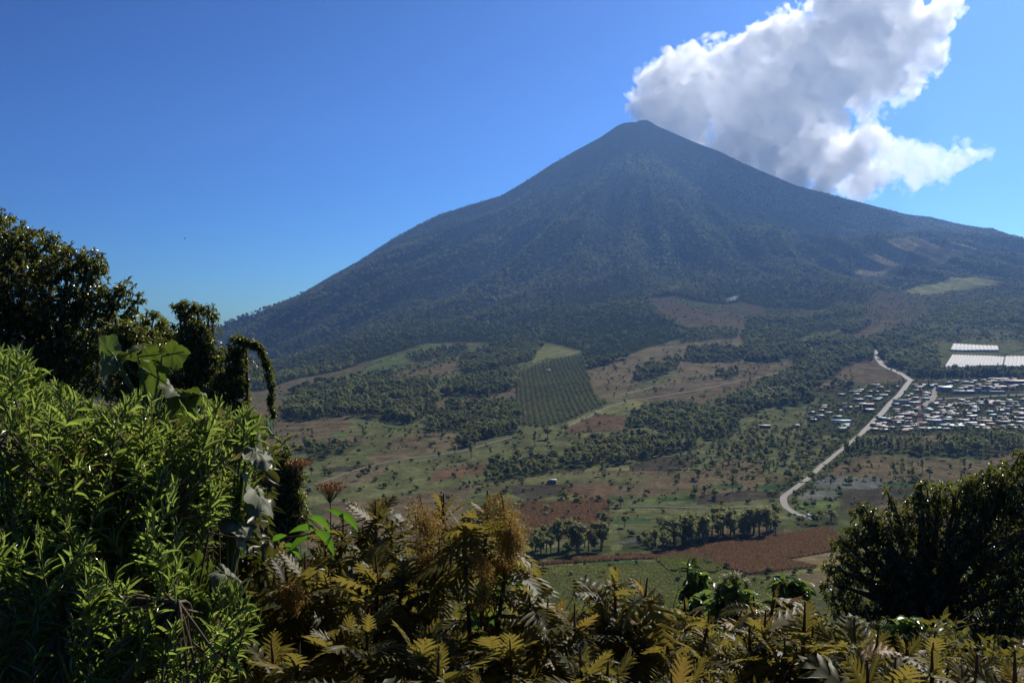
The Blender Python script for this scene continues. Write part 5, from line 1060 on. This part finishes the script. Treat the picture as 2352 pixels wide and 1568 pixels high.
def vines(o, ft, lst, seed):
    r = np.random.default_rng(seed)
    for (u, v, L, Yv, nn) in lst:
        g = Geo()
        for k in range(nn):
            a = P(u+r.normal(0, 5), v+r.normal(0, 3), Yv); n = 14; e = L/F*Yv*r.uniform(.5, 1); pth = a+np.stack([np.cumsum(r.normal(0, .012, n)), np.cumsum(r.normal(0, .008, n)), -np.linspace(0, e, n)], 1)
            g.put(*tube(pth, .004, 3), .9); m_ = int(e/.035)+2; q = pth[r.integers(0, n, m_)]+r.normal(0, .02, (m_, 3)); leaves(g, OVAL, q, rdir(m_, r)+[0, 0, -.6], rdir(m_, r)+[0, -.3, .6], r.uniform(.03, .06, m_), .5, .4, r.random(m_))
        g.build('hanging_vine', m_vine, o, ft)
leafy('vine_covered_snag', 'ragged leaning snag overgrown with vines, its top against the sky', 'tree',
 [(410, 712, 17, 13.2), (432, 708, 20, 13.2), (455, 712, 16, 13.2), (480, 716, 15, 13.2), (492, 726, 9, 13.2), (425, 740, 24, 13.1), (450, 745, 22, 13), (430, 775, 28, 13), (462, 775, 26, 13), (480, 795, 22, 13), (445, 815, 42, 13), (480, 840, 36, 13), (430, 870, 50, 13), (480, 890, 50, 13), (400, 900, 40, 13), (500, 815, 20, 13)],
 gpt((450-U0)/F*13, 13), 7500, .06, .34, m_vine, .13, 63, droop=.5, extra=lambda o, ft: vines(o, ft, [(492, 730, 60, 13.1, 5), (470, 720, 50, 13.1, 5), (483, 725, 80, 13.1, 3)], 5))
arch = [(550, 778), (566, 786), (584, 790), (599, 803), (607, 822), (617, 843), (619, 868), (625, 893), (623, 925), (627, 950)]
leafy('vine_arch', 'vine-smothered dead limb arching over and hanging down like a rope', 'tree',
 [(540, 785, 16, 12.2), (548, 798, 22, 12.2), (566, 792, 14, 12.2), (535, 830, 30, 12.2), (553, 835, 22, 12.2), (530, 870, 38, 12.2), (553, 880, 22, 12.2), (545, 920, 34, 12.2), (556, 950, 24, 12.2), (510, 900, 40, 12.2)]+[(u+random.uniform(-3, 3), v+random.uniform(-3, 3), (random.uniform(3, 7) if v < 900 else random.uniform(2, 4.5)), 12.1) for (u, v) in arch*4]+[((a[0]+b[0])/2, (a[1]+b[1])/2, 8 if a[1] < 900 else 5, 12.1) for a, b in zip(arch[:-1], arch[1:])]*2,
 gpt((555-U0)/F*12.2, 12.2), 6500, .045, .45, m_vine, .11, 64, droop=.6, extra=lambda o, ft: vines(o, ft, [(592, 826, 80, 12.1, 2), (580, 820, 60, 12.1, 2), (625, 945, 45, 12.1, 4)], 6))
leafy('vine_covered_stump', 'thick stump wrapped in glossy vines standing before the valley fields', 'tree',
 [(632, 1060, 24, 11), (650, 1052, 18, 11), (612, 1055, 24, 11), (668, 1078, 14, 11), (684, 1066, 12, 11), (645, 1090, 36, 11), (680, 1095, 20, 11), (610, 1100, 36, 11), (660, 1125, 38, 11), (682, 1150, 24, 11), (640, 1160, 44, 11), (690, 1185, 22, 11), (600, 1150, 40, 11), (650, 1200, 50, 11)],
 gpt((645-U0)/F*11, 11), 7500, .05, .45, m_vine, .16, 65, droop=.5)
YR = 19
leafy('leafy_tree', 'big dark glossy-leaved tree at the right edge, its left side bulging over the red field', 'tree',
 [(2335, 1120, 75, YR), (2290, 1110, 45, YR), (2262, 1130, 50, YR), (2225, 1120, 32, YR), (2200, 1150, 50, YR), (2160, 1125, 22, YR), (2130, 1135, 34, YR), (2115, 1115, 14, YR), (2110, 1190, 55, YR), (2180, 1230, 90, YR), (2300, 1240, 120, YR), (2040, 1205, 48, YR), (2000, 1190, 26, YR), (1968, 1172, 18, YR),
  (1980, 1162, 14, YR), (1985, 1215, 36, YR), (1955, 1230, 28, YR), (1925, 1242, 17, YR), (1975, 1265, 50, YR), (2060, 1290, 90, YR), (1935, 1305, 40, YR), (1905, 1300, 15, YR), (1915, 1350, 32, YR), (1985, 1370, 75, YR), (2110, 1370, 100, YR), (2240, 1380, 120, YR), (2350, 1360, 110, YR), (1950, 1420, 50, YR), (2050, 1440, 70, YR), (2180, 1470, 80, YR), (2320, 1480, 90, YR), (2038, 1134, 12, YR), (2050, 1150, 9, YR), (2345, 1045, 18, YR), (2355, 1075, 26, YR), (2420, 1200, 150, YR)],
 gpt((2170-U0)/F*YR, YR+.5), 40000, .092, .34, m_dark, .3, 66, droop=.7)
# fresh green saplings between the shrubs
for i, (bl, ft, lab) in enumerate([
 ([(1595, 1318, 13, 8), (1600, 1340, 17, 8), (1592, 1362, 17, 8)], (1596, 8), 'thin young sapling standing alone against the meadow'),
 ([(1665, 1350, 16, 7), (1690, 1360, 22, 7), (1715, 1390, 20, 7), (1650, 1395, 22, 7), (1680, 1420, 26, 7), (1700, 1450, 26, 7), (1655, 1450, 24, 7)], (1680, 7), 'fresh green broad-leaved sapling with pale flower heads'),
 ([(1615, 1400, 26, 7.5), (1580, 1420, 24, 7.5), (1620, 1440, 34, 7.5)], (1605, 7.5), 'dark leafy sapling left of the fresh green one'),
 ([(1800, 1345, 8, 6.5), (1830, 1350, 10, 6.5), (1818, 1372, 14, 6.5), (1800, 1400, 18, 6.5)], (1812, 6.5), 'green sapling with a pale curled leaf before the big dark tree'),
 ([(2090, 1440, 20, 6), (2070, 1470, 26, 6), (2110, 1480, 26, 6)], (2090, 6), 'small green plant at the foot of the big dark tree')]):
    leafy('green_sapling', lab, 'sapling', bl, gpt((ft[0]-U0)/F*ft[1], ft[1]), 520 if i else 260, .085, .55, m_sap, .018, 80+i, droop=.6, tuft=5, group='green saplings among the brown shrubs', smat=m_gstem)
# trailing stem with bright serrated leaves
g, st = Geo(), Geo(); pa, pb, pc = P(480, 1222, 3.2), P(640, 1262, 3.2), P(840, 1190, 3.3); pth = bez(pa, pb, pc, 24); st.put(*tube(pth, .0025, 5))
for (u, v, px, d, up) in [(735, 1200, 62, (.85, 0, -.35), (0, .7, .8)), (700, 1215, 60, (-.9, 0, .1), (0, .7, .8)), (745, 1240, 75, (.8, 0, -.7), (.2, .8, .5)), (690, 1245, 60, (-.8, -.1, -.4), (0, .6, .8)), (670, 1262, 55, (.9, 0, -.5), (0, .8, .5)), (800, 1195, 60, (.8, 0, -.5), (.1, .8, .5)), (775, 1180, 45, (-.6, 0, .5), (0, .8, .5)), (640, 1235, 40, (.8, 0, .5), (0, .8, .5)), (1385, 1390, 1, (1, 0, 0), (0, 0, 1))][:8]:
    p_ = P(u, v, 3.2); x = unit(np.array([d], float)); L = px/F*3.2; leaves(g, OVALB, p_[None]-x*L*.4, x, np.array([up], float), L, .42, .5, rng.random()); st.put(*tube([p_-x[0]*L*.4, pth[np.argmin(((pth-p_)**2).sum(1))]], .0018, 4))
ft = gpt(pa[0], 3.4); st.put(*tube(bez(ft, (ft+pa)/2+[-.2, 0, .1], pa, 8), .004, 5)); o = empty('trailing_plant', ft); tag(o, 'thin trailing stem with bright green leaves crossing the brown shrubs', 'plant'); g.build('foliage', m_bright, o, ft); st.build('stem', m_bocstem, o, ft)
# flowers
m_or = leaf_mat('orange_petal', [(.75, .16, .01), (.85, .30, .02)], .5, .3, (.9, .3, .02), .3); m_pu = leaf_mat('purple_petal', [(.12, .04, .24), (.20, .08, .36)], .5, .3, (.3, .1, .5), .3); m_ru = leaf_mat('rusty_seed', [(.16, .05, .025), (.30, .12, .05)], .7, .2, (.3, .12, .04), .25)
def flower(u, v, Yf, rad, mt, name, label, n=60, s=.006, spread=(1, 1, .6), group=None):
    g = Geo(); p_ = P(u, v, Yf); r = rng; q = p_+rdir(n)*rad*r.uniform(.3, 1, (n, 1))*np.array(spread); V, Fc = cards(q, s); g.put(V, Fc, r.random()); ft = gpt(p_[0], Yf); o = empty(name, ft); tag(o, label, name.replace('_', ' '), group)
    g.build('blossom', mt, o, ft); st = Geo(); st.put(*tube(bez(ft, (ft+p_)/2+[.03, .02, 0], p_, 7), .003, 4))
    for c in q[::6]: st.put(*tube([p_-[0, 0, rad], c], .0012, 3))
    st.build('stem', m_stem, o, ft)
for i, (u, v) in enumerate([(580, 0), (340, 1452), (420, 1373), (370, 1370), (66, 1408), (395, 1464), (110, 1395), (395, 1545), (300, 1330)][1:]): flower(u, v, 3.25, .018, m_or, 'orange_flower', ['lowest pair-like orange flower head in the bush shade', 'orange flower head under the ragged leaf at right', 'orange flower head left of the one under the ragged leaf', 'small orange flower near the left edge', 'orange flower head just right of the lowest pair', 'tiny orange flower beside the left edge one', 'orange flower at the bottom edge', 'orange flower deep in the shaded bush'][i], 40, .006, group='orange flowers inside the left bushes')
for i, (u, v) in enumerate([(518, 1165), (540, 1158), (500, 1130), (485, 1180), (470, 1115)]): flower(u, v, 3.9, .020, m_pu, 'purple_flower', ['purple flower cluster lowest beside the drooping grey leaf', 'purple flower cluster closest to the drooping grey leaf', 'purple flower cluster in the dark gap above the others', 'purple flower at the left of its group', 'faint purple flower highest of its group'][i], 45, .006, group='purple flowers behind the drooping leaves')
flower(758, 1118, 5.2, .085, m_ru, 'dried_flower_head', 'flat-topped rusty dried flower head standing above the shrubs', 230, .009, (1, 1, .42))
flower(688, 1062, 10.8, .16, m_ru, 'rusty_flower_head', 'rusty-orange flower tuft on top of the vine-covered stump', 160, .02, (1, 1, .3))
for i, (u, v) in enumerate([(1665, 1325), (1690, 1318), (1715, 1335), (1650, 1345)]):
    flower(u, v, 7.0, .05, leaf_mat('cream_petal', [(.45, .42, .25), (.6, .55, .35)], .6, .3, (.5, .5, .3), .3) if i == 0 else bpy.data.materials['cream_petal'], 'pale_flower_head', ['leftmost pale flower head but one on the green sapling', 'highest pale flower head on the green sapling', 'rightmost pale flower head on the green sapling', 'lowest pale flower head on the green sapling'][i], 90, .010, group='pale flower heads on the green sapling')
# a bird far off in the sky
m_bird = plain('dark_feathers', (.03, .03, .03), .7); c = P(425, 548, 250); g = Geo()
g.put(*tube(c+np.array([(-.28, 0, -.02), (-.2, 0, -.01), (0, 0, 0), (.16, 0, .02), (.25, 0, .05), (.32, 0, .04)]), [.01, .05, .075, .05, .035, .006], 8))
for s in (-1, 1): V = np.array([(.10, 0, .02), (-.10, 0, .02), (-.14, s*.30, .16), (.04, s*.32, .18), (-.16, s*.62, .08), (-.06, s*.60, .10)])+c; V = np.concatenate([V, V-[0, 0, .012]]); g.put(V, [[0, 1, 2, 3], [3, 2, 4, 5], [6, 9, 8, 7], [9, 11, 10, 8], [0, 3, 9, 6], [1, 7, 8, 2], [3, 5, 11, 9], [2, 8, 10, 4], [4, 10, 11, 5]])
tag(g.build('bird', m_bird, None, c), 'tiny dark bird flying in the open blue sky', 'bird'); bpy.data.objects['bird'].location = c
# ================================================================== CLOUD, SMOKE, HAZE
def volmat(name, col, dens, an=0.0, surf=None):
    m, nt, out = nmat(name); v = nt.nodes.new('ShaderNodeVolumePrincipled'); v.inputs['Color'].default_value = (*col, 1)
    v.inputs['Density'].default_value = dens; v.inputs['Anisotropy'].default_value = an; nt.links.new(v.outputs[0], out.inputs['Volume']); return m
def sdf_mesh(name, balls, lo, hi, res, terms, thr=.1):
    """closed surface of smoothly merged balls roughened by noise; terms: [(scale, amp, kind)]"""
    ng = bpy.data.node_groups.new(name, 'GeometryNodeTree'); ng.interface.new_socket('Geometry', in_out='INPUT', socket_type='NodeSocketGeometry'); ng.interface.new_socket('Geometry', in_out='OUTPUT', socket_type='NodeSocketGeometry')
    N = ng.nodes; Lk = ng.links.new; go = N.new('NodeGroupOutput'); pos = N.new('GeometryNodeInputPosition').outputs[0]
    def math_(op, a, b=None, c=None):
        n = N.new('ShaderNodeMath'); n.operation = op
        for i, x in enumerate((a, b, c)):
            if x is None: continue
            if isinstance(x, (int, float)): n.inputs[i].default_value = x
            else: Lk(x, n.inputs[i])
        return n.outputs[0]
    # warp
    nz = N.new('ShaderNodeTexNoise'); nz.inputs['Scale'].default_value = 1/terms['warp'][0]; nz.inputs['Detail'].default_value = 3; Lk(pos, nz.inputs['Vector'])
    vm = N.new('ShaderNodeVectorMath'); vm.operation = 'SUBTRACT'; Lk(nz.outputs['Color'], vm.inputs[0]); vm.inputs[1].default_value = (.5, .5, .5)
    vs = N.new('ShaderNodeVectorMath'); vs.operation = 'SCALE'; Lk(vm.outputs[0], vs.inputs[0]); vs.inputs['Scale'].default_value = terms['warp'][1]
    va = N.new('ShaderNodeVectorMath'); Lk(pos, va.inputs[0]); Lk(vs.outputs[0], va.inputs[1]); wp = va.outputs[0]
    cur = None
    for (x, y, z, r) in balls:
        d = N.new('ShaderNodeVectorMath'); d.operation = 'DISTANCE'; Lk(wp, d.inputs[0]); d.inputs[1].default_value = (x, y, z)
        s = math_('SUBTRACT', r, d.outputs['Value']); cur = s if cur is None else math_('SMOOTH_MAX', cur, s, terms['smooth'])
    for (sc_, amp, kind) in terms['n']:
        if kind == 'v':
            t = N.new('ShaderNodeTexVoronoi'); t.inputs['Scale'].default_value = 1/sc_; t.feature = 'F1'; Lk(wp, t.inputs['Vector']); o_ = math_('SUBTRACT', .5, t.outputs['Distance'])
        else:
            t = N.new('ShaderNodeTexNoise'); t.inputs['Scale'].default_value = 1/sc_; t.inputs['Detail'].default_value = 6; t.inputs['Roughness'].default_value = .62; Lk(pos, t.inputs['Vector']); o_ = math_('SUBTRACT', t.outputs[0], .5)
        cur = math_('MULTIPLY_ADD', o_, amp, cur)
    dens = math_('MAXIMUM', math_('MULTIPLY_ADD', cur, 1/terms['soft'], thr), 0.0)
    vc = N.new('GeometryNodeVolumeCube'); Lk(dens, vc.inputs['Density']); vc.inputs['Min'].default_value = lo; vc.inputs['Max'].default_value = hi
    for i, k_ in enumerate(('Resolution X', 'Resolution Y', 'Resolution Z')): vc.inputs[k_].default_value = max(8, int((hi[i]-lo[i])/res))
    v2 = N.new('GeometryNodeVolumeToMesh'); Lk(vc.outputs[0], v2.inputs[0]); v2.inputs['Threshold'].default_value = thr; Lk(v2.outputs[0], go.inputs[0])
    tmp = add('tmp', bpy.data.meshes.new('tmp')); md = tmp.modifiers.new('g', 'NODES'); md.node_group = ng
    dg = bpy.context.evaluated_depsgraph_get(); me = bpy.data.meshes.new_from_object(tmp.evaluated_get(dg), depsgraph=dg)
    bpy.data.objects.remove(tmp); me.name = name; me.materials.clear(); print(name, len(me.vertices)); return me
CB = [  # (u, v, radius px, depth)
 (1478, 235, 22, 7250), (1500, 255, 42, 7300), (1515, 190, 46, 7300), (1545, 160, 38, 7350), (1585, 145, 34, 7350), (1610, 165, 32, 7350), (1560, 230, 70, 7350), (1660, 122, 26, 7400), (1675, 140, 30, 7400), (1700, 118, 20, 7400), (1640, 210, 70, 7450), (1600, 270, 45, 7350),
 (1700, 190, 66, 7500), (1755, 115, 50, 7500), (1790, 72, 32, 7550), (1828, 48, 24, 7550), (1815, 100, 50, 7600), (1700, 270, 78, 7450), (1760, 210, 85, 7550), (1900, 45, 42, 7700), (1880, 110, 72, 7650), (1930, 20, 45, 7750), (1990, 30, 55, 7800), (1960, 90, 85, 7750),
 (1850, 200, 95, 7600), (1780, 300, 68, 7500), (1880, 270, 62, 7600), (1720, 320, 40, 7450), (1800, 345, 40, 7500), (2050, 40, 55, 7900), (2060, 100, 62, 7850), (2030, 170, 55, 7850), (1960, 190, 50, 7800), (2110, 70, 42, 7950), (2130, 130, 30, 7950), (2150, 40, 30, 8000), (2180, 20, 16, 8000), (2080, 190, 26, 7900),
 (1980, 235, 22, 7800), (2100, 165, 26, 7900), (1900, 330, 38, 7650), (1850, 370, 42, 7600), (1800, 390, 30, 7600), (1910, 395, 38, 7700), (1960, 350, 30, 7750), (1960, 420, 26, 7750), (1905, 425, 22, 7700), (2020, 350, 24, 7800), (2060, 345, 20, 7850), (2030, 385, 20, 7850), (2110, 350, 19, 7900),
 (2150, 368, 16, 7900), (2105, 410, 22, 7950), (2140, 395, 18, 7950), (2185, 375, 18, 7950), (2225, 358, 15, 7950), (2160, 125, 10, 8000), (2085, 372, 16, 7900), (1730, 370, 14, 7500), (1700, 350, 14, 7450), (1860, 330, 45, 7600), (2155, 140, 8, 8000)]
CB += [(1950, -60, 70, 7800), (2060, -50, 60, 7900), (2000, 330, 34, 7800), (2050, 368, 30, 7850), (2100, 385, 28, 7900), (2150, 385, 26, 7950), (2200, 368, 22, 7950), (2235, 354, 18, 7950), (1985, 400, 30, 7800), (1930, 370, 45, 7700), (2130, 352, 22, 7900)]  # balls above the view are added so the cloud shades the right flank
CB += [(1530, 290, 34, 7300), (1580, 312, 40, 7300), (1640, 335, 40, 7300), (1700, 362, 38, 7320), (1760, 388, 34, 7330), (1820, 415, 32, 7350), (1880, 435, 28, 7380)]
CB += [(1560, 285, 50, 7300), (1690, 330, 50, 7320), (1600, 300, 46, 7310), (1760, 365, 46, 7340), (2020, 365, 26, 7850), (2175, 392, 20, 7950), (2120, 372, 22, 7900), (2240, 350, 12, 7950), (1975, 360, 34, 7750)]
CB = [(u, v, r, 7040+(Y-7250)*.55) for (u, v, r, Y) in CB]
CBm = [b for b in CB if not (b[0] > 2005 and b[1] > 300)]
balls = [(*P(u, v, Y), r/F*Y*1.0+(9 if r < 35 else 0)) for (u, v, r, Y) in CBm]
Bn = np.array(balls); lo = tuple((Bn[:, :3]-Bn[:, 3:]-110).min(0)); hi = tuple((Bn[:, :3]+Bn[:, 3:]+110).max(0)); lo = (lo[0], max(lo[1], 6900), lo[2])
me = sdf_mesh('cloud', balls, lo, hi, 8.5, dict(warp=(220, 170), smooth=40, soft=90, n=[(190, 40, 'v'), (80, 42, 'v'), (230, 430, 'n'), (60, 190, 'n')]))
CLOUD_DENS = .0105
m_cloud = volmat('cloud_vapour', (1.0, .997, .988), CLOUD_DENS, .45); me.materials.append(m_cloud)
cl = add('cloud', me); tag(cl, 'big white cloud with grey core streaming up behind the summit', 'cloud')
# smoke of a small fire
VB = [(u, v, r, Y) for (u, v, r, Y) in CB if r < 60]+[(1950, 330, 26, 7330), (1990, 300, 24, 7340), (2000, 345, 30, 7340), (2040, 350, 26, 7350), (2080, 352, 24, 7360), (2110, 362, 26, 7370), (2150, 372, 24, 7380), (2190, 372, 22, 7390), (2225, 360, 18, 7400), (2245, 352, 11, 7400),
 (2130, 392, 24, 7380), (2100, 410, 26, 7380), (2170, 392, 18, 7380), (2060, 375, 28, 7360), (2020, 395, 30, 7350), (1980, 415, 30, 7340), (1940, 430, 26, 7330), (2185, 25, 14, 7450), (2160, 110, 12, 7430), (2130, 170, 12, 7430), (2165, 145, 9, 7430), (2060, 235, 14, 7400), (2010, 250, 14, 7390), (1620, 110, 10, 7100)]
vb = [(*P(u, v, Y), r/F*Y+14) for (u, v, r, Y) in VB]; Bn = np.array(vb); lo = tuple((Bn[:, :3]-Bn[:, 3:]-70).min(0)); hi = tuple((Bn[:, :3]+Bn[:, 3:]+70).max(0)); lo = (lo[0], max(lo[1], 6900), lo[2])
me = sdf_mesh('cloud_veil', vb, lo, hi, 9.0, dict(warp=(150, 190), smooth=30, soft=90, n=[(110, 330, 'n'), (35, 130, 'n')])); me.materials.append(volmat('cloud_veil_vapour', (.9995, .9995, .9995), .0045, .5)); add('veil', me, cl)
SB = [(1668, 695, 2.0), (1670, 690, 2.6), (1673, 686, 3.6), (1679, 686, 4.6), (1686, 684, 5), (1692, 681, 3.4), (1699, 680, 2.2)]
Ys_ = float(depth_at([1668], [696])[0]); q0 = G(1668, 697)[0]
sb = [(*(q0+(P(u, v, Ys_)-P(1668, 697, Ys_))), r/F*Ys_) for (u, v, r) in SB]; Bn = np.array(sb); lo = tuple((Bn[:, :3]-Bn[:, 3:]-8).min(0)); hi = tuple((Bn[:, :3]+Bn[:, 3:]+8).max(0))
me = sdf_mesh('smoke', sb, lo, hi, .8, dict(warp=(14, 9), smooth=3, soft=8, n=[(9, 6, 'n')])); me.materials.append(volmat('smoke_vapour', (.75, .88, 1.0), .020, .3))
tag(add('smoke', me), 'thin bluish plume of smoke from a fire at the forest edge', 'smoke', kind='stuff')
# air
HB = (XX.min()-20, XX.max()+20, -40, 6885, ZZ.min()-1, max(ZZ.max(), 0)+45)
V, Fq = box(*HB); hz = Geo().put(V, Fq).build('haze', volmat('haze_air', (.26, .50, 1.0), 4.3e-5, .5)); tag(hz, 'thin blue air between the viewpoint and the volcano', 'haze', kind='stuff')

# labels shared by look-alikes get their place in their row
from collections import defaultdict
byl = defaultdict(list)
for o in sc.objects:
    if o.parent is None and o.get('label'): byl[o['label']].append(o)
def nth(i): return '%d%s' % (i, 'th' if 10 < i % 100 < 14 else {1: 'st', 2: 'nd', 3: 'rd'}.get(i % 10, 'th'))
for lab, os_ in byl.items():
    if len(os_) > 1:
        os_.sort(key=lambda o: o.location.x/max(o.location.y, 1))
        for i, o in enumerate(os_): o['label'] = lab+(', %s from left' % nth(i+1) if i < len(os_)-1 else ', last at right')
